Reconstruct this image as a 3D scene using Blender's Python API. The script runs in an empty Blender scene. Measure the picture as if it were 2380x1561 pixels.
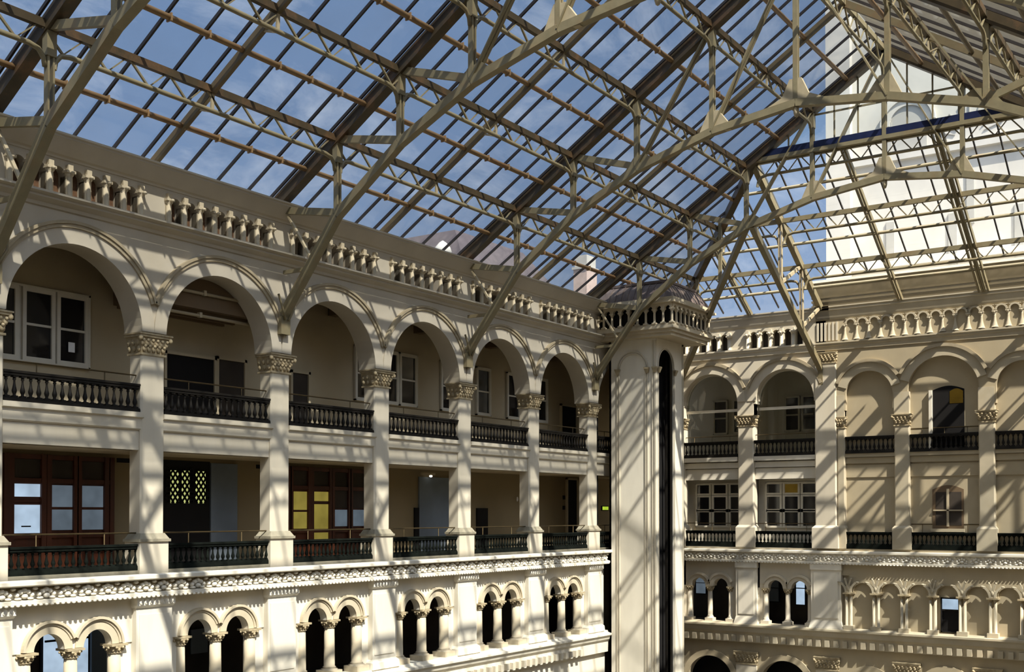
import bpy, math, random
from mathutils import Vector, Matrix
random.seed(7)
PI = math.pi
C = bpy.context.scene.collection

# ------------------------------------------------------------------ materials
def nodes(name):
    m = bpy.data.materials.new(name); m.use_nodes = True
    nt = m.node_tree; nt.nodes.clear()
    return m, nt, nt.nodes.new('ShaderNodeOutputMaterial')

def paint(name, col, rough=.7, var=.12, scale=1.2, dirt=None, dscale=.5, damt=.3, bump=0., metal=0., spec=.3, streak=False):
    m, nt, out = nodes(name); N = nt.nodes.new; L = nt.links.new
    b = N('ShaderNodeBsdfPrincipled'); L(b.outputs[0], out.inputs[0])
    b.inputs['Roughness'].default_value = rough; b.inputs['Metallic'].default_value = metal
    b.inputs['Specular IOR Level'].default_value = spec
    g = N('ShaderNodeNewGeometry')
    src = g.outputs['Position']
    if streak:
        mp = N('ShaderNodeMapping'); mp.inputs['Scale'].default_value = (1, 1, .22); L(src, mp.inputs[0]); src = mp.outputs[0]
    n = N('ShaderNodeTexNoise'); n.inputs['Scale'].default_value = scale; n.inputs['Detail'].default_value = 6
    L(src, n.inputs['Vector'])
    r = N('ShaderNodeMapRange'); r.inputs[1].default_value = .3; r.inputs[2].default_value = .7
    r.inputs[3].default_value = 1 - var; r.inputs[4].default_value = 1 + var * .5
    L(n.outputs[0], r.inputs[0])
    mx = N('ShaderNodeMix'); mx.data_type = 'RGBA'; mx.blend_type = 'MULTIPLY'; mx.inputs[0].default_value = 1
    mx.inputs[6].default_value = (*col, 1); L(r.outputs[0], mx.inputs[7]); cur = mx.outputs[2]
    if dirt:
        n2 = N('ShaderNodeTexNoise'); n2.inputs['Scale'].default_value = dscale; n2.inputs['Detail'].default_value = 8; n2.inputs['Roughness'].default_value = .65
        L(src, n2.inputs['Vector'])
        r2 = N('ShaderNodeMapRange'); r2.inputs[1].default_value = .5; r2.inputs[2].default_value = .72; r2.inputs[3].default_value = 0; r2.inputs[4].default_value = damt
        L(n2.outputs[0], r2.inputs[0])
        m2 = N('ShaderNodeMix'); m2.data_type = 'RGBA'; L(r2.outputs[0], m2.inputs[0]); L(cur, m2.inputs[6]); m2.inputs[7].default_value = (*dirt, 1); cur = m2.outputs[2]
    L(cur, b.inputs['Base Color'])
    if bump:
        bp = N('ShaderNodeBump'); bp.inputs['Strength'].default_value = bump; bp.inputs['Distance'].default_value = .02
        L(n.outputs[0], bp.inputs['Height']); L(bp.outputs[0], b.inputs['Normal'])
    return m

def glow(name, col, s, base=None):
    m, nt, out = nodes(name); N = nt.nodes.new; L = nt.links.new
    e = N('ShaderNodeEmission'); e.inputs[1].default_value = s
    g = N('ShaderNodeNewGeometry'); n = N('ShaderNodeTexNoise'); n.inputs['Scale'].default_value = 1.6
    L(g.outputs['Position'], n.inputs['Vector'])
    r = N('ShaderNodeMapRange'); r.inputs[1].default_value = .3; r.inputs[2].default_value = .7; r.inputs[3].default_value = .75; r.inputs[4].default_value = 1.1
    L(n.outputs[0], r.inputs[0])
    mx = N('ShaderNodeMix'); mx.data_type = 'RGBA'; mx.blend_type = 'MULTIPLY'; mx.inputs[0].default_value = 1
    mx.inputs[6].default_value = (*col, 1); L(r.outputs[0], mx.inputs[7]); L(mx.outputs[2], e.inputs[0])
    L(e.outputs[0], out.inputs[0]); return m

def roof_glass(name, tint, dk, d0, d1):
    m, nt, out = nodes(name); N = nt.nodes.new; L = nt.links.new
    tr = N('ShaderNodeBsdfTransparent'); tr.inputs[0].default_value = (*tint, 1)
    gl = N('ShaderNodeBsdfGlossy'); gl.inputs['Roughness'].default_value = .12; gl.inputs[0].default_value = (.8, .8, .8, 1)
    fr = N('ShaderNodeFresnel'); fr.inputs[0].default_value = 1.45
    a = N('ShaderNodeMixShader'); L(fr.outputs[0], a.inputs[0]); L(tr.outputs[0], a.inputs[1]); L(gl.outputs[0], a.inputs[2])
    df = N('ShaderNodeBsdfDiffuse'); df.inputs[0].default_value = (.20, .185, .15, 1)
    tl = N('ShaderNodeBsdfTranslucent'); tl.inputs[0].default_value = (.085, .08, .068, 1)
    d = N('ShaderNodeMixShader'); d.inputs[0].default_value = .5; L(df.outputs[0], d.inputs[1]); L(tl.outputs[0], d.inputs[2])
    lw = N('ShaderNodeLayerWeight'); lw.inputs[0].default_value = .5
    p = N('ShaderNodeMath'); p.operation = 'POWER'; p.inputs[1].default_value = 3.0; L(lw.outputs['Facing'], p.inputs[0])
    g = N('ShaderNodeNewGeometry'); n = N('ShaderNodeTexNoise'); n.inputs['Scale'].default_value = .7; n.inputs['Detail'].default_value = 5
    L(g.outputs['Position'], n.inputs['Vector'])
    q = N('ShaderNodeMath'); q.operation = 'MULTIPLY_ADD'; q.inputs[1].default_value = dk; L(p.outputs[0], q.inputs[0])
    r = N('ShaderNodeMapRange'); r.inputs[1].default_value = .45; r.inputs[2].default_value = .75; r.inputs[3].default_value = d0; r.inputs[4].default_value = d1
    L(n.outputs[0], r.inputs[0]); L(r.outputs[0], q.inputs[2]); q.use_clamp = True
    b = N('ShaderNodeMixShader'); L(q.outputs[0], b.inputs[0]); L(a.outputs[0], b.inputs[1]); L(d.outputs[0], b.inputs[2])
    L(b.outputs[0], out.inputs[0]); return m

def window_glass():
    m, nt, out = nodes('window_glass'); N = nt.nodes.new; L = nt.links.new
    tr = N('ShaderNodeBsdfTransparent'); tr.inputs[0].default_value = (.8, .84, .84, 1)
    gl = N('ShaderNodeBsdfGlossy'); gl.inputs['Roughness'].default_value = .03
    fr = N('ShaderNodeFresnel'); fr.inputs[0].default_value = 1.5
    a = N('ShaderNodeMixShader'); L(fr.outputs[0], a.inputs[0]); L(tr.outputs[0], a.inputs[1]); L(gl.outputs[0], a.inputs[2])
    L(a.outputs[0], out.inputs[0]); return m

M = dict(
    wall=paint('cream_upper_wall', (.52, .47, .385), .8, .10, 1.0, (.46, .38, .25), .35, .35, .15),
    stone=paint('cream_stone', (.60, .54, .43), .75, .10, 1.3, (.5, .42, .28), .6, .3, .2, streak=True),
    buff=paint('buff_stone', (.55, .475, .345), .7, .10, 1.6, (.4, .32, .2), 1., .35, .2),
    white=paint('white_painted_stone', (.72, .67, .565), .65, .08, 1.5, (.62, .54, .38), .8, .35, .15, streak=True),
    frieze=paint('carved_white_stone', (.84, .80, .70), .6, .10, 4.0, (.45, .38, .25), 3.0, .4, .2),
    tan=paint('tan_plaster', (.41, .345, .235), .85, .10, .9, (.42, .33, .2), .4, .35, .15),
    atan=paint('tan_moulding', (.47, .41, .30), .75, .10, 1.4, (.42, .33, .2), 1., .35, .15),
    cap=paint('weathered_capital_stone', (.42, .345, .22), .8, .25, 6., (.22, .15, .07), 5., .6, .3),
    dark_mould=paint('weathered_archivolt', (.40, .335, .23), .8, .2, 3., (.2, .15, .08), 1.5, .6, .2),
    grime=paint('grimy_ledge', (.30, .27, .2), .85, .2, 3., (.1, .08, .05), 2., .6),
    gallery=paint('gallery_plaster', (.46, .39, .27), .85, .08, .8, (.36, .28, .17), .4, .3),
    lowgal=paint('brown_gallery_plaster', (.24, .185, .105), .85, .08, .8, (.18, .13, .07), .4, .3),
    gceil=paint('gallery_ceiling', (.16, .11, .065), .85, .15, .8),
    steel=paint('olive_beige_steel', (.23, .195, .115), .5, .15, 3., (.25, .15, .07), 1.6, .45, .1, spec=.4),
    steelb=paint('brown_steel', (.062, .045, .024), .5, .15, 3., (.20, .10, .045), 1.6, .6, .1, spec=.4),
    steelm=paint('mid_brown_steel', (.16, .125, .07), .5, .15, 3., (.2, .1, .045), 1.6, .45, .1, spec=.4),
    tube=paint('rusty_tan_purlin', (.29, .185, .092), .5, .2, 3., (.25, .11, .045), 1.2, .6, .1, spec=.4),
    gusset=paint('pale_gusset_plate', (.42, .35, .23), .55, .12, 4.),
    bar=paint('dark_glazing_bar', (.035, .03, .03), .5, .2, 3.),
    navy=paint('dark_navy_beam', (.012, .018, .06), .4, .2, 3.),
    iron=paint('black_bronze_balustrade', (.011, .009, .007), .6, .3, 5., spec=.2),
    giron=paint('green_black_balustrade', (.006, .0075, .0062), .9, .3, 5., (.016, .021, .017), 3., .4, spec=.05),
    rail=paint('dull_brass_handrail', (.12, .085, .04), .4, .2, 4., metal=.5),
    louvre=paint('reddish_attic_lath', (.16, .085, .045), .85, .35, 9., (.04, .02, .015), 4., .6),
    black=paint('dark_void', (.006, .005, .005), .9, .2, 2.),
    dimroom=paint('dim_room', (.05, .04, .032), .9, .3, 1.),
    wood=paint('red_brown_wood', (.075, .022, .010), .45, .3, 3., (.03, .01, .006), 2., .5, streak=True),
    winframe=paint('grey_white_window_frame', (.62, .58, .49), .6, .08, 2.),
    darkpane=paint('dark_window_pane', (.012, .012, .014), .08, .3, 1.5, spec=.6),
    dome=paint('purple_brown_copper_roof', (.15, .115, .105), .6, .3, 4., (.30, .23, .16), 2., .5, .3, streak=True),
    bluewall=paint('blue_grey_partition', (.16, .19, .23), .7, .15, 1.),
    tower=paint('pale_granite', (.50, .48, .435), .85, .10, .6, (.60, .55, .46), .5, .4, .2),
    slit=paint('tower_opening_shade', (.36, .35, .32), .8, .1, 1.),
    parapet=paint('brown_parapet_shade_darkened', (.055, .040, .017), .85, .2, 1.5),  # brown, darkened further so the sunlit band looks shaded
    slate=paint('mauve_slate_roof', (.085, .07, .08), .7, .2, 2., (.12, .095, .10), 1., .5),
    brick=paint('pale_chimney_brick', (.55, .42, .36), .85, .15, 3.),
    floor=paint('courtyard_floor_stone', (.22, .20, .165), .6, .15, .5),
    card=paint('white_card_notice', (.8, .8, .8), .6, .05, 3.),
)
M['glass'] = roof_glass('roof_glass', (.74, .78, .82), 1.5, .02, .09); M['eglass'] = roof_glass('end_glass', (.93, .95, .97), .7, .01, .04); M['wglass'] = window_glass()
M['litwhite'] = glow('lit_white_pane', (.62, .80, 1.0), .75)
M['litblue'] = glow('dim_blue_lit_pane', (.34, .43, .52), .30)
M['lityellow'] = glow('yellow_lit_pane', (.62, .50, .10), .42)
M['litlattice'] = glow('yellow_green_lit_pane', (.80, .85, .30), .7)
M['lamp'] = glow('lamp_white', (1, .95, .8), 3.)
M['sign'] = glow('yellow_green_sign_light', (.5, .7, .05), 1.0)
M['amber'] = glow('amber_lit_pane', (.55, .33, .05), .13)

# ------------------------------------------------------------------ mesh helpers
YL, XE, YC = 26.83, 55.0, 13.2
def TFL(s, d, z): return (s, YL - d, z)
def TFE(s, d, z): return (XE - d, s, z)
def TFI(x, y, z): return (x, y, z)

class MB:
    def __init__(s, tf=TFI): s.v = []; s.f = []; s.tf = tf; s.sm = []
    def pts(s, P):
        b = len(s.v); s.v += [s.tf(*p) for p in P]; return b
    def face(s, P, smooth=False):
        b = s.pts(P); s.f.append(tuple(range(b, b + len(P)))); s.sm.append(smooth)
    def addf(s, idx, smooth=False): s.f.append(tuple(idx)); s.sm.append(smooth)
    def box(s, x0, x1, y0, y1, z0, z1):
        b = s.pts([(x, y, z) for z in (z0, z1) for y in (y0, y1) for x in (x0, x1)])
        for q in ((0, 2, 3, 1), (4, 5, 7, 6), (0, 1, 5, 4), (2, 6, 7, 3), (0, 4, 6, 2), (1, 3, 7, 5)): s.addf([b + i for i in q])
        return s
    def frus(s, a, b_):                      # two rectangles (x0,x1,y0,y1,z)
        P = []
        for x0, x1, y0, y1, z in (a, b_): P += [(x0, y0, z), (x1, y0, z), (x1, y1, z), (x0, y1, z)]
        b = s.pts(P)
        for q in ((3, 2, 1, 0), (4, 5, 6, 7), (0, 1, 5, 4), (1, 2, 6, 5), (2, 3, 7, 6), (3, 0, 4, 7)): s.addf([b + i for i in q])
        return s
    def bar(s, p, q, w, h=None, up=(0, 0, 1)):
        h = h or w; p, q = Vector(p), Vector(q); t = (q - p).normalized(); u = Vector(up)
        r = t.cross(u)
        if r.length < 1e-4: r = t.cross(Vector((1, 0, 0)))
        r.normalize(); u = r.cross(t); r *= w / 2; u *= h / 2
        b = s.pts([tuple(e + i * r + j * u) for e in (p, q) for i, j in ((-1, -1), (1, -1), (1, 1), (-1, 1))])
        for f in ((0, 1, 2, 3), (7, 6, 5, 4), (0, 4, 5, 1), (1, 5, 6, 2), (2, 6, 7, 3), (3, 7, 4, 0)): s.addf([b + i for i in f])
        return s
    def tube(s, P, r, n=8):
        P = [Vector(p) for p in P]; rings = []
        for i, p in enumerate(P):
            t = (P[min(i + 1, len(P) - 1)] - P[max(i - 1, 0)]).normalized()
            a = t.cross(Vector((0, 0, 1)))
            if a.length < 1e-3: a = t.cross(Vector((1, 0, 0)))
            a.normalize(); c = a.cross(t)
            rings.append(s.pts([tuple(p + r * (math.cos(2 * PI * k / n) * a + math.sin(2 * PI * k / n) * c)) for k in range(n)]))
        for i in range(len(P) - 1):
            for k in range(n):
                k2 = (k + 1) % n
                s.addf([rings[i] + k, rings[i] + k2, rings[i + 1] + k2, rings[i + 1] + k], True)
        s.addf([rings[0] + k for k in range(n)]); s.addf([rings[-1] + k for k in range(n)])
        return s
    def lathe(s, x, y, prof, n=12, a0=0., a1=2 * PI):
        full = abs(a1 - a0 - 2 * PI) < 1e-6; m = n if full else n + 1; rg = []
        for r, z in prof:
            rg.append(s.pts([(x + r * math.cos(a0 + (a1 - a0) * k / n), y + r * math.sin(a0 + (a1 - a0) * k / n), z) for k in range(m)]))
        for i in range(len(prof) - 1):
            for k in range(n):
                k2 = (k + 1) % m
                s.addf([rg[i] + k, rg[i] + k2, rg[i + 1] + k2, rg[i + 1] + k], True)
        s.addf([rg[0] + k for k in range(m)]); s.addf([rg[-1] + k for k in range(m)])
        return s
    def ell(s, c, rx, ry, rz, n=8, m=5):
        prof = [(math.sin(PI * i / m), -math.cos(PI * i / m)) for i in range(m + 1)]
        rg = []
        for r, z in prof:
            r = max(r, .02)
            rg.append(s.pts([(c[0] + rx * r * math.cos(2 * PI * k / n), c[1] + ry * r * math.sin(2 * PI * k / n), c[2] + rz * z) for k in range(n)]))
        for i in range(m):
            for k in range(n): s.addf([rg[i] + k, rg[i] + (k + 1) % n, rg[i + 1] + (k + 1) % n, rg[i + 1] + k], True)
        return s
    def prism(s, P, d0, d1, caps=True):      # polygon P in (s,z), between depths d0 and d1
        a = s.pts([(x, d0, z) for x, z in P]); b = s.pts([(x, d1, z) for x, z in P]); n = len(P)
        if caps: s.addf(range(a, a + n)); s.addf(range(b, b + n))
        for k in range(n): s.addf([a + k, a + (k + 1) % n, b + (k + 1) % n, b + k])
        return s
    def arc(s, cx, cz, r, n, a0=PI, a1=0.): return [(cx + r * math.cos(a0 + (a1 - a0) * k / n), cz + r * math.sin(a0 + (a1 - a0) * k / n)) for k in range(n + 1)]
    def archwall(s, x0, x1, zb, zt, cx, cz, r, d0, d1, n=24):   # wall x0..x1, zb..zt with an arched opening down to zb
        A = s.arc(cx, cz, r, n)
        for d in (d0, d1):
            for k in range(n):
                (xa, za), (xb, zb_) = A[k], A[k + 1]
                s.face([(xa, d, za), (xb, d, zb_), (xb, d, zt), (xa, d, zt)])
            s.face([(x0, d, zb), (cx - r, d, zb), (cx - r, d, zt), (x0, d, zt)]); s.face([(cx + r, d, zb), (x1, d, zb), (x1, d, zt), (cx + r, d, zt)])
        F = ([(cx - r, zb)] if zb < cz - 1e-4 else []) + A + ([(cx + r, zb)] if zb < cz - 1e-4 else [])
        for (xa, za), (xb, zb_) in zip(F, F[1:]): s.face([(xa, d0, za), (xb, d0, zb_), (xb, d1, zb_), (xa, d1, za)], False)
        if zb < 99: s.face([(x0, d0, zt), (x1, d0, zt), (x1, d1, zt), (x0, d1, zt)])
        s.face([(x0, d0, zb), (cx - r, d0, zb), (cx - r, d1, zb), (x0, d1, zb)]); s.face([(cx + r, d0, zb), (x1, d0, zb), (x1, d1, zb), (cx + r, d1, zb)])
        for x in (x0, x1): s.face([(x, d0, zb), (x, d0, zt), (x, d1, zt), (x, d1, zb)])
        return s
    def ring(s, cx, cz, r0, r1, d0, d1, a0=PI, a1=0., n=28):
        I, O = s.arc(cx, cz, r0, n, a0, a1), s.arc(cx, cz, r1, n, a0, a1)
        g = [s.pts([(x, d, z) for x, z in Q]) for Q in (I, O) for d in (d0, d1)]
        for a, b in ((g[0], g[1]), (g[2], g[3]), (g[0], g[2]), (g[1], g[3])):
            for k in range(n): s.addf([a + k, a + k + 1, b + k + 1, b + k])
        for k in (0, n): s.addf([g[0] + k, g[1] + k, g[3] + k, g[2] + k])
        return s
    def profile(s, s0, s1, prof):            # extrude a (d,z) profile along s
        a = s.pts([(s0, d, z) for d, z in prof]); b = s.pts([(s1, d, z) for d, z in prof]); n = len(prof)
        for k in range(n): s.addf([a + k, a + (k + 1) % n, b + (k + 1) % n, b + k])
        s.addf(range(a, a + n)); s.addf(range(b, b + n)); return s

def build(name, mb, mat, parent=None, base=(0, 0, 0)):
    me = bpy.data.meshes.new(name)
    b = Vector(base)
    me.from_pydata([tuple(Vector(v) - b) for v in mb.v], [], mb.f)
    me.polygons.foreach_set('use_smooth', mb.sm)
    me.materials.append(M[mat] if isinstance(mat, str) else mat); me.update()
    o = bpy.data.objects.new(name, me); C.objects.link(o)
    if parent is not None:
        o.parent = parent
        p = Vector((0, 0, 0)); q = parent
        while q is not None: p += q.location; q = q.parent
        o.location = b - p
    else: o.location = b
    return o

def tag(o, label, cat, group=None, kind=None):
    o['label'] = label; o['category'] = cat
    if group: o['group'] = group
    if kind: o['kind'] = kind
    return o
def thing(name, label, cat, loc, group=None, kind=None):
    o = bpy.data.objects.new(name, None); C.objects.link(o); o.location = loc; o.empty_display_size = .2
    return tag(o, label, cat, group, kind)
def struct(name, mb, mat, label, cat, parent=None):
    return tag(build(name, mb, mat, parent), label, cat, None, 'structure')
def dup(root, loc, rotz, label, group=None):
    r = root.copy(); C.objects.link(r); r.location = loc; r.rotation_euler = (0, 0, rotz); r['label'] = label
    if group: r['group'] = group
    for ch in list(root.children):
        c = ch.copy(); C.objects.link(c); c.parent = r
        for g in list(ch.children):
            d = g.copy(); C.objects.link(d); d.parent = c
    return r
class Proto:
    """first use moves the prototype itself, every later use copies it"""
    def __init__(s, root): s.root = root; s.used = False
    def put(s, loc, rotz, label, group):
        if not s.used:
            s.used = True; r = s.root; r.location = loc; r.rotation_euler = (0, 0, rotz); r['label'] = label; r['group'] = group; return r
        return dup(s.root, loc, rotz, label, group)
def local(name, cat): return thing(name, name, cat, (0, 0, 0))
ORD = 'first second third fourth fifth sixth seventh eighth ninth tenth eleventh twelfth thirteenth fourteenth fifteenth sixteenth seventeenth eighteenth nineteenth twentieth'.split()
TENS = {2: 'twenty', 3: 'thirty', 4: 'forty', 5: 'fifty'}
def nth(i):
    if i < 20: return ORD[i]
    t, u = divmod(i + 1, 10)
    return {2: 'twentieth', 3: 'thirtieth', 4: 'fortieth', 5: 'fiftieth'}[t] if u == 0 else TENS[t] + '-' + ORD[u - 1]
RE = -PI / 2
def locL(s, d, z): return TFL(s, d, z)
def locE(s, d, z): return TFE(s, d, z)

# ------------------------------------------------------------------ bays
BP = 5.0
PX = [11.28 + BP * k for k in range(9)]                 # left wall pier centres, 11.28 .. 51.28
BX = [p + BP / 2 for p in PX]                           # left wall bay centres
VIS = range(0, 8)
PEY = [26.9, 22.9, 18.75]                               # end wall piers (left bays)
BEY = [24.85, 20.83]
TL, TR = 19.3, 7.1                                      # clock-tower wall section
TP = [15.08, 11.3]                                      # its minor piers
TB = [(16.62, 1.13), (13.2, 1.60), (9.75, 1.13)]        # its blind arches: centre, radius
SPRING = 5.12
def bayname(i): return '%s big arch of the left gallery' % ORD[i - 1] if i else 'unseen arch off the left edge'
def piername(k): return ORD[k - 1] if k else 'unseen'

# ------------------------------------------------------------------ left wall shell
X0, X1 = PX[0] - 2.0, 55.8
m = MB(TFL)
for b in BX[:8] + [BX[8]]:
    x0, x1 = b - BP / 2, min(b + BP / 2, X1)
    if x1 - b < 2.2: x1 = X1; m.box(x0, x1, -.75, 0, 4.6, 8.1); continue
    m.archwall(x0, x1, SPRING, 8.1, b, SPRING, 2.08, -.75, 0, 32)
# attic with arched openings
for b in BX:
    for k in range(-3, 4):
        s = b + .575 * k
        if s + .29 > X1: continue
        m.archwall(s - .2875, s + .2875, 8.33, 9.45, s, 9.0, .19, -.3, 0, 8)
    e = b + .575 * 3.5
    m.box(e, min(e + BP - .575 * 7, X1), -.3, 0, 8.33, 9.45)
m.box(X0, X1, -.9, 0, 8.1, 8.33)
m.box(X0, X1, -.9, 0, 9.45, 9.95)
wl = struct('wall_left', m, 'wall', 'long cream arcaded upper wall with big round arches under the glass roof', 'wall')
m = MB(TFL)
for b in BX[:8]:
    m.box(b - 2.09, b + 2.09, -.32, -.3, 8.33, 9.3)
struct('trim_1', m, 'louvre', 'reddish lath backing inside the small attic arches of the left wall', 'trim')
m = MB(TFL)
m.profile(X0, X1, [(0, 9.38), (.03, 9.38), (.05, 9.43), (.08, 9.45), (.12, 9.47), (.44, 9.80), (.46, 9.81), (.46, 9.86), (.52, 9.88), (.52, 9.93), (0, 9.98)])
m.box(X0, X1, -.35, -.02, 9.95, 10.06)
struct('trim_2', m, 'wall', 'wide coved cornice along the left wall right under the glass', 'cornice')
m = MB(TFL)
m.profile(X0, X1, [(0, 8.0), (.06, 8.02), (.10, 8.10), (.28, 8.19), (.28, 8.25), (.42, 8.29), (.42, 8.35), (0, 8.41)])
struct('trim_3', m, 'wall', 'string course between the big left arches and the attic arches', 'cornice')

# gallery floor slabs, fascia, back walls
m = MB(TFL)
for k in range(8):
    x0, x1 = PX[k] + .35, PX[k + 1] - .35
    m.box(x0, x1, -.5, -.1, 1.8, 2.36); m.box(x0, x1, -.5, -.02, 2.40, 2.68); m.box(x0, x1, -.5, .06, 2.72, 2.86)
    m.profile(x0, x1, [(-.1, 2.36), (-.06, 2.36), (-.02, 2.40), (-.1, 2.40)]); m.profile(x0, x1, [(-.1, 2.68), (-.02, 2.68), (.06, 2.72), (-.1, 2.72)])
m.box(X0, X1, -.5, -.3, 1.8, 2.8)
struct('trim_4', m, 'stone', 'moulded cream balcony fascia across the left gallery piers', 'fascia')
m = MB(); m.box(X0, X1, YL + .4, 31.2, 1.79, 2.8)
struct('floor_upper_gallery', m, 'gallery', 'upper gallery floor slab behind the left arcade', 'floor')
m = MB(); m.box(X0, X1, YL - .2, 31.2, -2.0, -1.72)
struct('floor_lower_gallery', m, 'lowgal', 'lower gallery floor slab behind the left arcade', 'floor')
m = MB(); m.box(X0, X1, YL + .75, 31.2, 7.75, 7.95)
for k in range(8):
    m.box(PX[k] - .2, PX[k] + .2, YL + .7, 31.1, 7.3, 7.8)
for y in (28.0, 28.9): m.box(X0, X1, y - .06, y + .06, 7.55, 7.75)
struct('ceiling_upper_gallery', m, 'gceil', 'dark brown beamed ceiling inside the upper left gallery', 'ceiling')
m = MB(); m.box(X0, X1, 29.3, 29.6, 2.3, 8)
struct('wall_gallery_upper', m, 'gallery', 'tan back wall of the upper left gallery', 'wall')
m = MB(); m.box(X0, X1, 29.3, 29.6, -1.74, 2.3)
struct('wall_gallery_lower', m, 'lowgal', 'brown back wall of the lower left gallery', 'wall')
m = MB(); m.box(X0 - .2, X0, YL - .5, 31.2, -12, 10); 
struct('wall_gallery_near', m, 'gallery', 'side wall closing the left galleries', 'wall')
m = MB(); m.box(X1, X1 + .2, YL - .1, 31.2, -12, 9.9)
struct('wall_gallery_far', m, 'gallery', 'far side wall closing the left galleries', 'wall')
# archivolts on the left wall, one per big arch
for i, b in enumerate(BX[:8]):
    t = thing('archivolt', 'moulded round archivolt over the %s' % bayname(i), 'arch moulding', locL(b, 0, SPRING), 'big archivolts of the left wall')
    a = MB(TFL); a.ring(b, SPRING, 2.08, 2.5, 0, .05, PI - .02, .02, 36)
    build('arch_face', a, 'wall', t, t.location)
    a = MB(TFL)
    th = math.asin(.88 / 2.66)
    a.ring(b, SPRING, 2.5, 2.60, 0, .10, PI - th, th, 40); a.ring(b, SPRING, 2.60, 2.68, 0, .14, PI - th, th, 40)
    build('outer_moulding', a, 'dark_mould', t, t.location)

# ------------------------------------------------------------------ piers with carved capitals
def leaf_cap(mb, s0, s1, d0, d1, z0, z1, fl=.13):
    """carved capital: flaring bell, abacus, two rows of leaf curls (front, both sides)"""
    h = z1 - z0
    mb.frus((s0 + .02, s1 - .02, d0, d1 - .02, z0), (s0 - fl * .6, s1 + fl * .6, d0, d1 + fl * .6, z1 - h * .2))
    ab = MB(mb.tf); ab.box(s0 - fl, s1 + fl, d0, d1 + fl, z1 - h * .2, z1 - h * .08); ab.box(s0 - fl * 1.25, s1 + fl * 1.25, d0, d1 + fl * 1.25, z1 - h * .08, z1)
    bell = mb; mb = MB(bell.tf)
    bell.box(s0 - .03, s1 + .03, d0, d1 + .03, z0 - .06, z0)
    n = max(3, int((s1 - s0) / .16))
    for row, (zf, o) in enumerate(((.22, .35), (.52, .75))):
        for k in range(n + row):
            s = s0 + (s1 - s0) * (k + .5 - .5 * row) / n
            zz = z0 + h * zf
            mb.ell((s, d1 + fl * o * .5, zz), .075, .05, h * .16, 7, 4); mb.ell((s, d1 + fl * o * .5 + .05, zz + h * .13), .05, .045, .05, 6, 4)
        nd = max(2, int((d1 - d0) / .18))
        for k in range(nd):
            d = d0 + (d1 - d0) * (k + .5) / nd
            for sg, e in ((-1, s0), (1, s1)):
                mb.ell((e + sg * fl * o * .5, d, z0 + h * zf), .05, .075, h * .16, 7, 4)
    for e, sg in ((s0, -1), (s1, 1)): mb.ell((e + sg * fl * .8, d1 + fl * .8, z1 - h * .27), .07, .07, .08, 8, 5)
    return ab, mb
def put_cap(t, tf, *q, name='capital'):
    a = MB(tf); ab, lv = leaf_cap(a, *q); o = build(name, a, 'cap', t, t.location); build('abacus', ab, 'cap', o, t.location); build('leaf_carving', lv, 'cap', o, t.location)

for k in range(8):
    s = PX[k]; t = thing('arcade_pier', 'cream chamfered pier, %s from the left along the left gallery' % piername(k), 'pier', locL(s, -.25, -1.7), 'piers of the left gallery')
    a = MB(TFL); w = .41; c = .05
    P = [(s - w, -.5), (s + w, -.5), (s + w, -c), (s + w - c, 0), (s - w + c, 0), (s - w, -c)]
    for z0, z1, e in ((-.58, 4.5, 0),):
        b0 = a.pts([(x, d, z0) for x, d in P]); b1 = a.pts([(x, d, z1) for x, d in P])
        for i in range(6): a.addf([b0 + i, b0 + (i + 1) % 6, b1 + (i + 1) % 6, b1 + i])
    build('shaft', a, 'stone', t, t.location)
    a = MB(TFL); a.frus((s - .52, s + .52, -.58, .10, -.72), (s - .42, s + .42, -.5, .01, -.56)); a.box(s - .55, s + .55, -.6, .13, -.80, -.72)
    build('base_moulding', a, 'grime', t, t.location)
    a = MB(TFL); a.box(s - .5, s + .5, -.58, .08, -1.7, -.80); build('pedestal', a, 'stone', t, t.location)
    put_cap(t, TFL, s - .41, s + .41, -.6, .0, 4.56, 5.12)

# ------------------------------------------------------------------ balustrades and handrails
def baluster_mesh(name, h, r, mat):
    a = MB()
    a.box(-r * 1.05, r * 1.05, -r * 1.05, r * 1.05, 0, h * .08)
    a.lathe(0, 0, [(r * .75, h * .08), (r * .55, h * .14), (r * .9, h * .24), (r * 1.0, h * .32), (r * .62, h * .5), (r * .4, h * .68), (r * .42, h * .78), (r * .75, h * .84), (r * .5, h * .88), (r * .8, h * .93)], 8)
    a.box(-r * 1.05, r * 1.05, -r * 1.05, r * 1.05, h * .93, h)
    me = bpy.data.meshes.new(name); me.from_pydata(a.v, [], a.f); me.polygons.foreach_set('use_smooth', a.sm); me.materials.append(M[mat]); return me
BAL = {'iron': baluster_mesh('baluster_up', .56, .066, 'iron'), 'giron': baluster_mesh('baluster_low', .46, .06, 'giron')}
def balustrade(tf, s0, s1, d, z0, z1, mat, label, group, sp=.225, plinth=None):
    c = (s0 + s1) / 2
    t = thing('balustrade', label, 'balustrade', tf(c, d, z0), group)
    bh = .56 if mat == 'iron' else .46
    zb = z1 - .13 - bh
    a = MB(tf); a.box(s0, s1, d - .11, d + .11, z1 - .06, z1); a.box(s0, s1, d - .085, d + .085, z1 - .13, z1 - .06)
    build('top_rail', a, mat, t, t.location)
    a = MB(tf); a.box(s0, s1, d - .10, d + .10, z0, zb - .03); a.box(s0, s1, d - .085, d + .085, zb - .03, zb)
    build('bottom_rail', a, mat, t, t.location)
    n = max(2, round((s1 - s0) / sp)); p = Vector(t.location)
    for k in range(n):
        o = bpy.data.objects.new('baluster', BAL[mat]); C.objects.link(o); o.parent = t
        o.location = Vector(tf(s0 + (s1 - s0) * (k + .5) / n, d, zb)) - p
    return t
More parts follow.
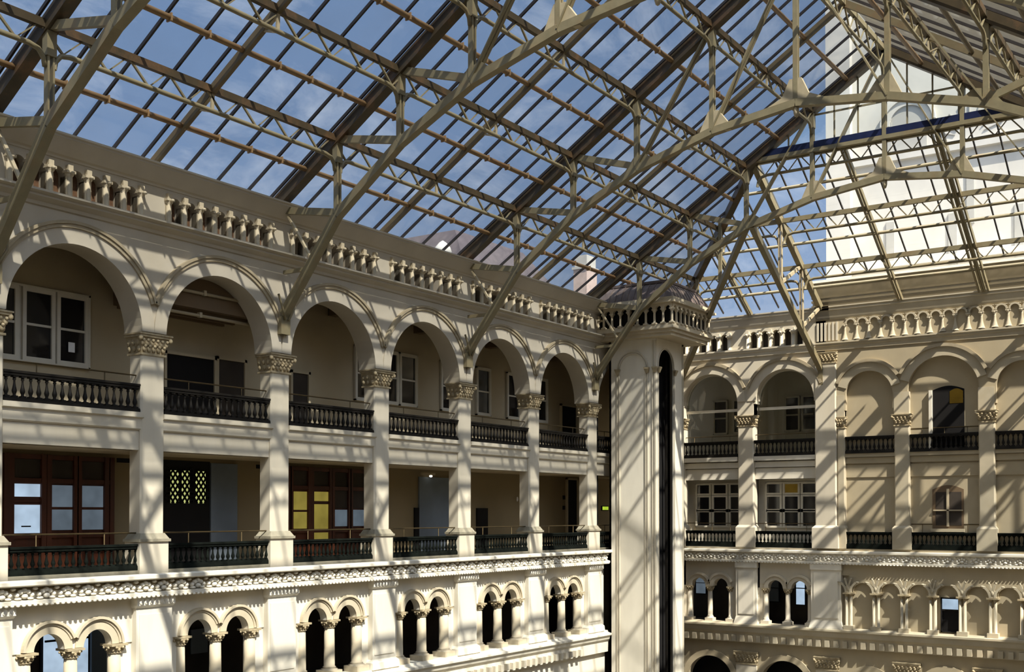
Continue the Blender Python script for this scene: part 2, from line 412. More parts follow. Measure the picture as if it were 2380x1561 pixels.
def handrail(tf, s0, s1, d, z0, z1, label, group, n=2):
    c = (s0 + s1) / 2; t = thing('handrail', label, 'handrail', tf(c, d, z0), group)
    a = MB(); a.tube([tf(s0, d, z1), tf(s1, d, z1)], .022, 8); build('rail', a, 'rail', t, t.location)
    for k in range(n):
        s = s0 + (s1 - s0) * (k + .5) / n
        a = MB(); a.tube([tf(s, d, z0), tf(s, d, z1)], .016, 6); build('post', a, 'rail', t, t.location)
for i in range(8):
    x0, x1 = PX[i] + .42, PX[i + 1] - .42
    balustrade(TFL, x0, x1, -.12, 2.86, 3.66, 'iron', 'black bronze balustrade in the %s, upper level' % bayname(i), 'upper balustrades of the left gallery')
    handrail(TFL, x0, x1, -.22, 3.64, 3.92, 'thin brass rail above the balustrade in the %s' % bayname(i), 'upper handrails of the left gallery')
    balustrade(TFL, x0 - .02, x1 + .02, -.1, -1.60, -.86, 'giron', 'green-black balustrade between pier pedestals below the %s' % bayname(i), 'lower balustrades of the left gallery', .2)
    handrail(TFL, x0, x1, -.2, -.88, -.55, 'thin rail over the lower balustrade below the %s' % bayname(i), 'lower handrails of the left gallery')
m = MB(TFL); m.box(X0, X1, -.35, .05, -1.72, -1.60)
struct('trim_6', m, 'grime', 'grey plinth under the lower left balustrades', 'plinth')

# ------------------------------------------------------------------ carved cornice, lower level
def carved(tf, s0, s1, d, zt, zb, pitch=.62):
    """running leaf ornament: five-lobed leaves with scroll stems, deep gaps between"""
    a = MB(tf); n = int((s1 - s0) / pitch); h = zt - zb; e = d - .13
    for k in range(n):
        s = s0 + (k + .5) * pitch
        for j, (dz_, r) in {-2: (.40, .055), -1: (.62, .07), 0: (.74, .08), 1: (.62, .07), 2: (.40, .055)}.items():
            a.ell((s + j * .105, (d + e) / 2, zb + h * dz_), r, .1, h * .20, 7, 4)
        a.ell((s, (d + e) / 2 + .02, zb + h * .30), .09, .1, h * .2, 7, 4)
        for sg in (-1, 1): a.ell((s + sg * .17, (d + e) / 2, zb + h * .12), .10, .09, h * .11, 7, 4)
        a.ell((s + pitch / 2, (d + e) / 2, zb + h * .86), .07, .09, h * .13, 7, 4)
    return a
def big_cornice(tf, s0, s1, name, label, dz=0., kd=1.):
    m = MB(tf)
    m.profile(s0, s1, [(d * kd if d > 0 else d, z) for d, z in [(-.9, -1.70 + dz), (.42, -1.70 + dz), (.46, -1.73 + dz), (.46, -1.82 + dz), (.40, -1.85 + dz), (.16, -1.88 + dz), (.13, -2.19 + dz), (.34, -2.22 + dz), (.34, -2.31 + dz), (.26, -2.35 + dz), (-.15, -2.36 + dz), (-.9, -2.36 + dz)]])
    o = struct(name, m, 'white', label, 'cornice')
    a = carved(tf, s0 + .1, s1 - .1, .30 * kd, -1.87 + dz, -2.2 + dz); build('carved_frieze', a, 'frieze', o)
    a = MB(tf)
    for k in range(int((s1 - s0) / .16)): a.ell((s0 + .1 + .16 * k, .34 * kd, -2.335 + dz), .06, .05, .035, 6, 3)
    build('egg_moulding', a, 'white', o)
big_cornice(TFL, X0, 47.35, 'trim_7', 'white carved leaf cornice under the lower left balustrades')

# lower arcade wall of paired arches
AC, AZ, AR0, AR1 = .74, -3.60, .45, .80
m = MB(TFL)
for i in range(7):
    b = BX[i]
    for sg in (-1, 1):
        m.archwall(b + (0 if sg > 0 else -1.9), b + (1.9 if sg > 0 else 0), AZ, -2.36, b + sg * AC, AZ, AR0, -.34, -.08, 18)
    for s in (b - 2.5, b + 1.9): m.box(s, s + .6, -.6, -.08, -6.2, -2.36)
    for sg in (-1, 1): m.box(b + sg * 1.6 - .35, b + sg * 1.6 + .35, -.34, -.12, -5.6, AZ)
m.box(X0, BX[0] - 2.5, -.6, -.08, -6.2, -2.36)
m.box(X0, 47.4, -.6, -.02, -13, -5.62)
m.box(BX[6] + 2.4, 47.35, -.6, -.05, -6.2, -2.36)
struct('wall_left_lower', m, 'white', 'white lower storey wall of paired arches under the carved cornice', 'wall')
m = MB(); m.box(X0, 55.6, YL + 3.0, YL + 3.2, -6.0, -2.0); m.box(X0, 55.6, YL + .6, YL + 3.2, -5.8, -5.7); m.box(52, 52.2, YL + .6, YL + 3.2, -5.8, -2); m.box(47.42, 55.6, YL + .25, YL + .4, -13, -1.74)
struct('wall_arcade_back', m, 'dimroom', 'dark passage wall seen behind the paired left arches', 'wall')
m = MB(TFL)
m.profile(X0, 47.4, [(-.5, -5.5), (.16, -5.5), (.2, -5.58), (.42, -5.62), (.42, -5.70), (.34, -5.78), (.30, -5.9), (.20, -6.02), (.18, -6.5), (-.5, -6.5)])
o = struct('trim_8', m, 'white', 'lower sill cornice with dentil row beneath the paired left arches', 'cornice')
a = MB(TFL)
for k in range(int(36 / .42)): a.box(X0 + .42 * k, X0 + .42 * k + .2, .18, .36, -6.42, -6.15)
build('dentil_row', a, 'stone', o)
for i in range(7):
    b = BX[i]
    for sg, nm in ((-1, 'left'), (1, 'right')):
        c = b + sg * AC
        t = thing('archivolt', 'double-roll archivolt, %s arch of the pair below the %s' % (nm, bayname(i)), 'arch moulding', locL(c, -.08, AZ), 'archivolts of the left paired arches')
        th = .04 ; inner = math.acos(min(1, (AC) / .80)); 
        a0, a1 = PI - (inner if sg > 0 else th), (inner if sg < 0 else th)
        a = MB(TFL); a.ring(c, AZ, AR0, AR1 - .1, -.08, -.03, PI - .02, .02, 24); build('arch_face', a, 'buff', t, t.location)
        a = MB(TFL); a.ring(c, AZ, AR1 - .13, AR1 - .07, -.08, .0, a0, a1, 24); a.ring(c, AZ, AR1 - .07, AR1, -.08, .05, a0, a1, 24); build('outer_moulding', a, 'buff', t, t.location)
def colonnette(h, r, mat='stone', name='colonnette', half=False):
    """slender column with carved capital and square plinth; origin at its foot"""
    t = local(name, 'column')
    a = MB(); a.lathe(0, 0, [(r, .3), (r * .96, h * .5), (r * .9, h - .26)], 14); build('shaft', a, mat, t)
    a = MB(); a.lathe(0, 0, [(r * .95, h - .27), (r * 1.15, h - .25), (r * .95, h - .23), (r * 1.05, h - .15), (r * 1.5, h - .07)], 12)
    for k in range(8):
        g = 2 * PI * k / 8
        a.ell((r * 1.15 * math.cos(g), r * 1.15 * math.sin(g), h - .16), .045, .045, .06, 6, 4); a.ell((r * 1.45 * math.cos(g + .39), r * 1.45 * math.sin(g + .39), h - .1), .04, .04, .04, 6, 4)
    a.box(-r * 1.4, r * 1.4, -r * 1.4, r * 1.4, h - .06, h); build('capital', a, 'cap', t)
    a = MB(); a.box(-r * 1.65, r * 1.65, -r * 1.65, r * 1.65, 0, .2); a.lathe(0, 0, [(r * 1.5, .2), (r * 1.5, .24), (r * 1.1, .27), (r * 1.25, .30), (r, .33)], 14); build('base', a, mat, t)
    return Proto(t)
big_col = colonnette(1.9, .19, 'buff')
for i in range(7):
    b = BX[i]
    for s, nm in ((b - 1.38, 'left engaged'), (b, 'centre'), (b + 1.38, 'right engaged')):
        big_col.put(locL(s, -.2, -5.5), 0, '%s stone column, paired arches below the %s' % (nm, bayname(i)), 'columns of the left paired arches')
for k in range(8):
    s = PX[k] + (0 if k < 7 else 0)
    t = thing('lower_pilaster', 'broad white pilaster below the %s gallery pier from the left' % piername(k), 'pilaster', locL(s, 0, -5.5), 'lower pilasters of the left wall')
    a = MB(TFL); w = .62
    if k == 7: a.box(s - w, s + w, -.1, .1, -5.2, -2.62)
    else: a.box(s - w, s + w, -.2, .1, -5.2, -2.62)
    a.box(s - w + .1, s + w - .1, .1, .125, -5.0, -2.85)
    build('shaft', a, 'white', t, t.location)
    a = MB(TFL); a.frus((s - w - .02, s + w + .02, -.2, .12, -2.66), (s - w - .04, s + w + .04, -.2, .2, -2.58)); a.box(s - w - .04, s + w + .04, -.2, .2, -2.58, -2.36)
    for q in range(7): a.ell((s - w + .1 + q * (2 * w - .2) / 6, .2, -2.48), .09, .04, .10, 7, 4)
    build('capital', a, 'frieze', t, t.location)
    a = MB(TFL); a.frus((s - w - .12, s + w + .12, -.2, .22, -5.5), (s - w - .1, s + w + .1, -.2, .2, -5.26)); a.frus((s - w - .1, s + w + .1, -.2, .2, -5.26), (s - w, s + w, -.2, .11, -5.16))
    build('base', a, 'white', t, t.location)

# attic colonnettes: little engaged shafts with spur capitals
def attic_col(r=.075, h=.66, mat='stone'):
    t = local('attic_colonnette', 'colonnette')
    a = MB(); a.lathe(0, 0, [(r, 0), (r, h - .1)], 10); a.box(-r * 1.3, r * 1.3, -.02, .25, 0, h - .1); build('shaft', a, mat, t)
    a = MB(); a.lathe(0, 0, [(r, h - .12), (r * 1.6, h - .07), (r * 1.7, h)], 10); a.box(-r * 1.8, r * 1.8, -r * 1.6, .1, h - .02, h + .05); a.ell((0, -r * 2.2, h - .02), r * .7, r * 1.2, r * .7, 7, 4); a.box(-r, r, -r * 1.2, .1, h + .05, h + .2); build('capital', a, mat, t)
    return Proto(t)
att = attic_col(mat='buff')
for i in range(8):
    for k in range(8):
        s = BX[i] + .575 * (k - 3.5)
        if s > 50.5: continue
        att.put(locL(s, .03, 8.4), 0, 'little attic colonnette, %s in the row above the %s' % (ORD[k], bayname(i)), 'attic colonnettes of the left wall')

# ------------------------------------------------------------------ end wall (left two bays + clock tower section)
def TFEb(s, d, z): return TFE(s, d, z)
m = MB(TFE)
for c, s0, s1 in ((BEY[0], PEY[1], 28.5), (BEY[1], 18.75, PEY[1])):
    m.archwall(s0, s1, SPRING + .45, 8.1, c, SPRING + .6, 1.52, -.7, 0, 28)
for s0, s1 in ((PEY[1] - .43, PEY[1] + .43), (26.37, 28.5)): m.box(s0, s1, -.7, -.05, 4.9, 5.6)
at_l = [20.05 + .6 * k for k in range(5)] + [24.05 + .6 * k for k in range(5)]
for g in (0, 5):
    for k in range(5):
        s = at_l[g + k]; m.archwall(s - .3, s + .3, 8.33, 9.45, s, 9.05, .19, -.3, 0, 8)
for s0, s1 in ((18.7, 19.75), (22.75, 23.75), (26.75, 28.5)): m.box(s0, s1, -.3, 0, 8.33, 9.45)
m.box(18.7, 28.5, -.7, 0, 8.1, 8.33); m.box(18.7, 28.5, -.7, 0, 9.45, 9.95)
struct('wall_end', m, 'stone', 'pale end wall with two glazed round arches beside the elevator shaft', 'wall')
m = MB(TFE); m.box(19.6, 27, -.32, -.3, 8.33, 9.3)
struct('trim_9', m, 'dimroom', 'dark backing inside the attic arches of the end wall', 'trim')
# tower section: blind arcade
m = MB(TFE)
ed = [19.2, TP[0], TP[1], 7.2]
for (c, r), s1, s0 in zip(TB, ed[:-1], ed[1:]):
    cz = {1.13: 5.72, 1.60: 5.72}[r]
    m.archwall(s0, s1, 5.0, 8.1, c, cz, r, -.55, 0, 28)
m.box(7.0, 19.2, -.9, -.25, -13, 10.1)
for s0, s1, d in ((7.2, 8.4, 0), (17.8, 19.2, 0)): m.box(s0, s1, -.5, -.08, -1.7, 5.0)
m.box(7.0, 19.2, -.5, 0, 8.1, 9.95)
for c, w in ((16.62, 1.2), (13.2, 1.65), (9.75, 1.2)):
    m.box(c - w, c + w, -.5, -.14, 2.42, 2.7); m.box(c - w, c + w, -.5, -.06, 2.72, 2.95); m.box(c - w, c + w, -.5, -.2, 1.75, 2.35)
m.box(7.0, 19.2, -.5, -.02, -2.4, -1.7)
struct('wall_tower', m, 'tan', 'tan blind-arcaded wall of the clock tower section at the far end', 'wall')
for (c, r), nm in zip(TB, ('left narrow', 'wide middle', 'right narrow')):
    t = thing('archivolt', 'moulded archivolt of the %s blind arch on the tan tower wall' % nm, 'arch moulding', locE(c, 0, 5.72), 'tower wall archivolts')
    a = MB(TFE); a.ring(c, 5.72, r, r + .42, 0, .05, PI - .3, .3, 32); build('arch_face', a, 'atan', t, t.location)
    tA, tB = {'left narrow': (.377, .556), 'wide middle': (.426, .426), 'right narrow': (.556, .377)}[nm]; a = MB(TFE); a.ring(c, 5.72, r + .42, r + .57, 0, .13, PI - tB, tA, 32); build('outer_moulding', a, 'dark_mould', t, t.location)
for i, c in enumerate(BEY):
    t = thing('archivolt', 'moulded archivolt over the %s arch of the pale end wall' % ('left' if i == 0 else 'right'), 'arch moulding', locE(c, 0, 5.72), 'end wall archivolts')
    a = MB(TFE); a.ring(c, 5.72, 1.52, 1.95, 0, .05, PI, 0, 32); build('arch_face', a, 'stone', t, t.location)
    a = MB(TFE); a.ring(c, 5.72, 1.95, 2.10, 0, .12, PI - .35, .35, 32); build('outer_moulding', a, 'dark_mould', t, t.location)
for name, s0, s1, mt, lb in (('trim_10', 18.5, 28.4, 'wall', 'coved cornice above the attic of the pale end wall'), ('trim_11', 7.0, 19.2, 'atan', 'coved cornice above the fluted tower attic')):
    m = MB(TFE); m.profile(s0, s1, [(0, 9.46), (.02, 9.46), (.05, 9.52), (.07, 9.58), (.15, 9.9), (.18, 9.93), (.18, 10.04), (.22, 10.06), (.22, 10.12), (0, 10.15)])
    struct(name, m, mt, lb, 'cornice')
for name, s0, s1, mt, lb, d in (('trim_12', 19.2, 28.4, 'stone', 'string course over the end wall arches', 0), ('trim_13', 7.0, 19.2, 'atan', 'projecting string course under the tower attic', -.03)):
    m = MB(TFE); m.profile(s0, s1, [(-.2, 7.98), (.08 + d, 7.98), (.10 + d, 8.16), (.14 + d, 8.2), (.14 + d, 8.27), (.18 + d, 8.30), (.18 + d, 8.38), (-.2, 8.42)])
    struct(name, m, mt, lb, 'cornice')
ecol = attic_col(.085, .68)
for g in (0, 5):
    for k in range(6):
        ecol.put(locE(at_l[g] - .3 + .6 * k, .03, 8.4), RE, 'little attic colonnette, %s from right above the %s end wall arch' % (ORD[k], 'right' if g == 0 else 'left'), 'attic colonnettes of the end wall')
# tower attic: flared-foot colonnettes with small blind arches
t0 = local('attic_colonnette', 'colonnette')
a = MB(); a.lathe(0, 0, [(.16, 0), (.13, .08), (.07, .3), (.05, .5), (.05, .62)], 10); build('shaft', a, 'atan', t0)
a = MB(); a.lathe(0, 0, [(.05, .6), (.1, .66), (.11, .72)], 10); a.box(-.11, .11, -.1, .1, .7, .76); build('capital', a, 'atan', t0)
tat = Proto(t0); k = 0; s = 17.75; tops = MB(TFE)
while s > 7.9:
    tat.put(locE(s, .02, 8.42), RE, 'slim flared colonnette, %s from left on the tower attic' % nth(k), 'tower attic colonnettes')
    tops.ring(s - .285, 9.2, .19, .27, 0, .1, PI, 0, 10); tops.box(s - .55, s - .02, 0, .05, 9.42, 9.45)
    s -= .57; k += 1
struct('trim_14', tops, 'atan', 'row of little blind arches heading the tower attic', 'trim')
m = MB(TFE)
for k in range(6): m.box(18.1 + .19 * k, 18.1 + .19 * k + .1, 0, .05, 8.45, 9.35)
struct('trim_15', m, 'stone', 'fluted corner panel at the end of the tower attic', 'trim')

# piers of the end wall
def end_pier(s, w, label, grp, z0, mat='stone', ped=.09, cap=.10, dd=0.):
    t = thing('arcade_pier', label, 'pier', locE(s, -.2, -1.7), grp)
    a = MB(TFE); c = .05; P = [(s - w, -.5), (s + w, -.5), (s + w, dd - c), (s + w - c, dd), (s - w + c, dd), (s - w, dd - c)]
    b0 = a.pts([(x, d, -.6) for x, d in P]); b1 = a.pts([(x, d, z0) for x, d in P])
    for i in range(6): a.addf([b0 + i, b0 + (i + 1) % 6, b1 + (i + 1) % 6, b1 + i])
    build('shaft', a, mat, t, t.location)
    a = MB(TFE); a.frus((s - w - ped, s + w + ped, -.5, dd + ped, -.70), (s - w, s + w, -.5, dd + .01, -.58)); build('base_moulding', a, mat, t, t.location)
    a = MB(TFE); a.box(s - w - ped, s + w + ped, -.5, dd + ped, -1.7, -.70); build('pedestal', a, mat, t, t.location)
    put_cap(t, TFE, s - w, s + w, -.5, dd, z0, z0 + .5, cap)
    return t
end_pier(22.9, .43, 'pale pier between the two glazed arches of the end wall', 'end wall piers', 4.5)
end_pier(26.75, .4, 'pale corner pier of the end wall behind the elevator shaft', 'end wall piers', 4.5)
end_pier(18.72, .53, 'tall main pier where the pale end wall meets the tan tower wall', 'end wall piers', 7.4, 'stone', .12, .06, .10)
end_pier(7.6, .53, 'tall main pier at the far right end of the tan tower wall', 'end wall piers', 7.4, 'stone', .12, .06, .10)
for s, nm in ((TP[0], 'left'), (TP[1], 'right')):
    end_pier(s, .35, 'tan minor pier on the %s side of the wide blind tower arch' % nm, 'tower minor piers', 4.2, 'atan')
    a = 0
end_pier(17.98, .19, 'narrow tan half pier beside the tall main pier', 'tower minor piers', 4.2, 'atan', .05, .05)
# stub blocks between capital and arch on the tower
m = MB(TFE)
for s in TP: m.box(s - .35, s + .35, -.5, .02, 4.7, 5.75)
m.box(17.8, 18.17, -.5, .02, 4.7, 5.75)
struct('trim_16', m, 'atan', 'square impost blocks above the tower pier capitals', 'trim')
m = MB(TFE); m.box(PEY[1] - .43, PEY[1] + .43, -.5, .02, 5.0, 5.75)
struct('trim_17', m, 'stone', 'impost block above the end wall mid pier capital', 'trim')

# balustrades on the end wall
BE = [(BEY[0], 23.36, 26.35, 'left arch of the pale end wall'), (BEY[1], 19.27, 22.46, 'right arch of the pale end wall'),
      (16.6, 15.45, 17.78, 'left narrow blind tower arch'), (13.2, 11.67, 14.71, 'wide middle blind tower arch'), (9.7, 8.2, 10.93, 'right narrow blind tower arch')]
for c, s0, s1, nm in BE:
    balustrade(TFE, s0, s1, -.12, 2.90, 3.72, 'iron', 'black upper balustrade across the %s' % nm, 'upper balustrades of the end wall', .21)
    balustrade(TFE, s0 + .03, s1 - .03, -.1, -1.70, -.88, 'giron', 'green-black lower balustrade below the %s' % nm, 'lower balustrades of the end wall', .2)
for c, s0, s1, nm in (BE[0], BE[1], BE[3]):
    handrail(TFE, s0, s1, -.25, -.9, -.5, 'thin rail behind lower balustrade, %s' % nm, 'end wall handrails', 3)
    handrail(TFE, s0, s1, -.25, 3.7, 4.0, 'thin rail above upper balustrade, %s' % nm, 'end wall handrails', 3)
# left bays: fascia, gallery behind
m = MB(TFE)
for c, s0, s1, nm in BE[:2]:
    m.box(s0, s1, -.9, -.22, 1.75, 2.3); m.box(s0, s1, -.9, -.14, 2.34, 2.62); m.box(s0, s1, -.9, -.02, 2.68, 2.9)
m.box(19.2, 28, -4.0, -.4, 1.75, 2.85); m.box(18.9, 28, -4, -.05, -2.3, -1.72)
struct('trim_18', m, 'white', 'moulded white fascia band between the end wall storeys', 'fascia')
m = MB(); m.box(58.8, 59, 18.8, 31.2, -2, 9); m.box(56, 59, 18.7, 18.9, -6, 9.9); m.box(55.7, 58.9, 18.9, 28, 7.8, 8.1)
struct('wall_end_back', m, 'gallery', 'dim back wall of the end gallery', 'wall')
WN = [0]
def win(tf, panes, d, frame, pane, label, mull=.07, mid=None, out=.1, zpad=.1, parts=True):
    """window: each pane rectangle (s0,s1,z0,z1) gets a frame; one window = frame + pane children"""
    WN[0] += 1
    s0 = min(p[0] for p in panes) - out; s1 = max(p[1] for p in panes) + out; z0 = min(p[2] for p in panes) - zpad; z1 = max(p[3] for p in panes) + zpad
    t = thing('window_%d' % WN[0], label, 'window', tf((s0 + s1) / 2, d, z0), None, 'structure')
    a = MB(tf); a.box(s0, s1, d - .06, d - .04, z0, z1)
    xs = sorted(set([s0, s1] + [q for p in panes for q in p[:2]])); 
    for p in panes:
        for q0, q1, w0, w1 in ((p[0] - mull, p[0], p[2] - mull, p[3] + mull), (p[1], p[1] + mull, p[2] - mull, p[3] + mull), (p[0], p[1], p[3], p[3] + mull), (p[0], p[1], p[2] - mull, p[2])):
            a.box(q0, q1, d - .05, d + .05, w0, w1)
        if mid: zm = p[2] + (p[3] - p[2]) * mid; a.box(p[0], p[1], d - .04, d + .03, zm - .035, zm + .035)
    for e0, e1, w0, w1 in ((s0, s0 + .06, z0, z1), (s1 - .06, s1, z0, z1), (s0, s1, z1 - .06, z1), (s0, s1, z0, z0 + .06)): a.box(e0, e1, d - .05, d + .06, w0, w1)
    build('frame', a, frame, t, t.location)
    for i, p in enumerate(panes):
        a = MB(tf); a.box(p[0], p[1], d - .04, d - .01, p[2], p[3]); build('pane', a, pane if isinstance(pane, str) else pane[i], t, t.location)
    return t
# end wall: lower big windows just behind the balustrade, and upper rooms
for (c, nm) in ((24.75, 'left'), (20.85, 'right')):
    P = []
    for k in (-1, 0, 1):
        s = c + k * .95
        P += [(s - .34, s + .34, 1.06, 1.5), (s - .34, s + .34, .18, .86), (s - .34, s + .34, -.62, .12)]
    pn = ['darkpane'] * 9
    if nm == 'right': pn[3] = 'amber'
    win(TFE, P, -1.0, 'winframe', pn, 'white framed nine-light window on the lower gallery, %s bay of the end wall' % nm, .11)
    m = MB(TFE); m.box(c - 2.1, c + 2.1, -1.2, -1.05, -1.8, 1.8); struct('wall_bay_%d' % (1 if nm == 'left' else 2), m, 'winframe', 'panelled white wall around the lower %s window of the end wall' % nm, 'wall')
for c, nm in ((25.9, 'outer left'), (24.75, 'inner left'), (21.8, 'outer right'), (20.85, 'inner right')):
    win(TFE, [(c - .33, c + .33, 4.45, 5.2), (c - .33, c + .33, 5.28, 6.15)], -3.7, 'gallery', 'darkpane', 'dark sash window deep in the end gallery, %s' % nm, .05)
for i, c in enumerate(BEY):
    t = thing('arch_window', 'clear pane with sunlit transom bar filling the %s end wall arch' % ('left' if i == 0 else 'right'), 'window', locE(c, -.45, 3.7), 'arch windows of the end wall')
    a = MB(TFE); a.box(c - 1.52, c + 1.52, -.5, -.4, 5.26, 5.40); build('transom_bar', a, 'white', t, t.location)
    a = MB(TFE); a.ring(c, 5.72, 1.46, 1.52, -.5, -.4, PI, 0, 24); build('frame', a, 'winframe', t, t.location)
    a = MB(TFE); P = [(c + 1.52, 2.9)] + [(c - x + c, z) for x, z in a.arc(c, 5.72, 1.5, 20)] + [(c - 1.52, 2.9)]
    a.face([(x, -.45, z) for x, z in P]); build('pane', a, 'wglass', t, t.location)
# tower openings
t = thing('door_1', 'dark tall doorway with segmental head in the wide upper tower arch', 'door', locE(13.05, -.25, 2.95), None, 'structure')
def seg(s0, s1, z0, zs, rise): n = 10; return [(s0, z0), (s1, z0)] + [(s1 + (s0 - s1) * k / n, zs + rise * math.sin(PI * k / n)) for k in range(n + 1)]
a = MB(TFE); a.prism(seg(12.3, 13.72, 2.95, 5.75, .18), -.27, -.24); build('opening', a, 'black', t, t.location)  # flat black plate stands in for the shade of a deep opening
a = MB(TFE); a.box(13.72, 13.86, -.27, -.10, 2.95, 5.75); build('jamb', a, 'white', t, t.location)
a = MB(TFE); a.prism(seg(12.36, 12.95, 5.1, 5.66, .12), -.245, -.23); build('lit_pane', a, M['amber'], t, t.location)
t = thing('window_20', 'brown segmental-headed window in the wide lower tower arch', 'window', locE(13.05, -.25, -.6), None, 'structure')
a = MB(TFE); a.prism(seg(12.35, 13.75, -.75, 1.12, .2), -.27, -.23); build('reveal', a, 'gceil', t, t.location)
for s0, s1 in ((12.45, 13.0), (13.1, 13.6)):
    for z0, z1 in ((-.55, .12), (.18, 1.0)):
        a = MB(TFE); a.box(s0, s1, -.23, -.22, z0, z1); build('pane', a, 'dimroom', t, t.location)
a = MB(TFE); a.box(13.0, 13.1, -.23, -.16, -.6, 1.15); a.box(12.38, 13.7, -.23, -.16, .12, .18); a.box(12.3, 13.8, -.23, -.1, -.85, -.7); build('frame', a, 'gallery', t, t.location)

# lower end wall: cornice, pairs and small arcade
big_cornice(TFE, 7.0, 28.3, 'trim_19', 'carved leaf cornice running across the end and tower walls', -.12, .5)
m = MB(TFE)
for c, s0, s1 in ((24.95, 23.3, 28.3), (20.75, 19.3, 22.3)):
    for sg in (-1, 1):
        x0 = c if sg > 0 else s0; x1 = s1 if sg > 0 else c
        m.archwall(x0, x1, -3.75, -2.45, c + sg * .62, -3.75, .40, -.5, -.1, 14)
    m.box(c - 1.5, c - 1.1, -.5, -.12, -5.6, -3.75); m.box(c + 1.1, c + 1.5, -.5, -.12, -5.6, -3.75)
m.box(22.2, 23.5, -.5, -.1, -5.6, -2.45); m.box(26.3, 28.3, -.5, -.1, -5.6, -2.45); m.box(18.3, 19.4, -.5, -.1, -5.6, -2.45); m.box(18.3, 28.3, -.5, -.1, -6.5, -5.6)
struct('wall_end_lower', m, 'stone', 'lower end wall with two pairs of narrow arches', 'wall')
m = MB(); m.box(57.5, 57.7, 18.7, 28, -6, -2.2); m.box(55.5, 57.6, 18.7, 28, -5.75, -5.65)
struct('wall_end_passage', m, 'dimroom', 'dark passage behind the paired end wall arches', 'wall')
ecolb = colonnette(1.85, .13)
for c, nm in ((24.95, 'left'), (20.75, 'right')):
    for sg, q in ((1, 'left'), (-1, 'right')):
        cc = c + sg * .62
        t = thing('archivolt', '%s archivolt of the %s arch pair on the lower end wall' % (q, nm), 'arch moulding', locE(cc, -.1, -3.75), 'archivolts of the end wall pairs')
        a = MB(TFE); a.ring(cc, -3.75, .40, .60, -.1, -.05, PI, 0, 20); build('arch_face', a, 'stone', t, t.location)
        a = MB(TFE); a.ring(cc, -3.75, .60, .72, -.1, .02, PI - .35, .35, 20); build('outer_moulding', a, 'stone', t, t.location)
    for s, q in ((c + 1.15, 'left engaged'), (c, 'centre'), (c - 1.15, 'right engaged')):
        ecolb.put(locE(s, -.18, -5.6), RE, '%s stone column of the %s arch pair on the lower end wall' % (q, nm), 'columns of the end wall pairs')
for s, w, nm in ((22.85, .56, 'between the two arch pairs'), (18.72, .75, 'below the tall main pier'), (26.9, .5, 'behind the elevator shaft')):
    t = thing('lower_pilaster', 'broad white panelled pilaster %s on the lower end wall' % nm, 'pilaster', locE(s, 0, -5.6), 'lower pilasters of the end wall')
    a = MB(TFE); a.box(s - w, s + w, -.3, .1, -5.3, -2.47); a.box(s - w + .14, s + w - .14, .1, .13, -5.1, -2.9); build('shaft', a, 'white', t, t.location)
    a = MB(TFE); a.box(s - w - .03, s + w + .03, -.3, .16, -2.75, -2.47); build('capital', a, 'white', t, t.location)
    a = MB(TFE); a.frus((s - w - .1, s + w + .1, -.3, .2, -5.6), (s - w, s + w, -.3, .12, -5.24)); build('base', a, 'white', t, t.location)
# tower small arcade: paired colonnettes and palmettes
m = MB(TFE); SC = [17.61 - 1.31 * k for k in range(8)]
for k in range(7):
    s1, s0 = SC[k], SC[k + 1]; m.archwall(s0, s1, -3.8, -3.0, (s0 + s1) / 2, -3.8, .47, -.18, -.03, 16)
m.box(7.2, 18.0, -.3, -.03, -3.0, -2.45); m.box(7.2, 18.0, -.3, -.16, -5.6, -3.0)
struct('wall_tower_arcade', m, 'tan', 'row of small blind arches along the lower tan tower wall', 'wall')
t0 = local('paired_colonnette', 'column')
for sg in (-1, 1):
    a = MB(); a.lathe(sg * .11, 0, [(.07, .2), (.065, 1.6)], 10); build('shaft', a, 'atan', t0)
a = MB(); a.box(-.24, .24, -.14, .2, 0, .2); build('base', a, 'atan', t0)
a = MB(); 
for sg in (-1, 1): a.lathe(sg * .11, 0, [(.065, 1.58), (.1, 1.68), (.12, 1.74)], 10)
a.box(-.26, .26, -.16, .2, 1.72, 1.8); build('capital', a, 'cap', t0)
a = MB()
for sg in (-1, 1):
    A = [(sg * (.655 - .55 * math.cos(g)), -.07, 1.8 + .55 * math.sin(g)) for g in [PI * .33 * k / 6 for k in range(7)]]
    for p, q in zip(A, A[1:]): a.bar(p, q, .10, .16, (0, 1, 0))
    a.ell((A[-1][0] + sg * .06, -.1, A[-1][2] + .02), .10, .06, .045, 7, 4)
    a.bar((0, -.09, 2.0), (sg * .13, -.12, 2.42), .08, .1, (0, 1, 0)); a.ell((sg * .15, -.12, 2.45), .05, .05, .06, 7, 4)
    a.bar((0, -.08, 1.8), (sg * .12, -.08, 2.1), .14, .1, (0, 1, 0))
a.ell((0, -.1, 2.0), .09, .07, .16, 7, 4)
build('palmette', a, 'atan', t0)
pc = Proto(t0)
for k in range(7): pc.put(locE(SC[k], .04, -5.6), RE, 'twin colonnette with palmette, %s from left along the lower tower wall' % ORD[k], 'twin colonnettes of the tower wall')
win(TFE, [(12.57, 13.33, -4.42, -3.92), (12.57, 13.33, -5.45, -4.5)], -.13, 'black', ['litwhite', 'black'], 'small dark window with bright upper pane in the lower tower arcade', .03, None, .04, .04)
m = MB(TFE)
m.profile(7.0, 28.3, [(-.5, -5.55), (.10, -5.55), (.14, -5.6), (.34, -5.63), (.34, -5.72), (.28, -5.82), (.24, -6.0), (.14, -6.1), (.06, -6.55), (-.5, -6.55)])
o = struct('trim_20', m, 'atan', 'heavy sill cornice with dentil row across the lower end wall', 'cornice')
a = MB(TFE)
for k in range(48): a.box(7.1 + .44 * k, 7.1 + .44 * k + .22, .0, .22, -6.5, -6.18)
build('dentil_row', a, 'atan', o)
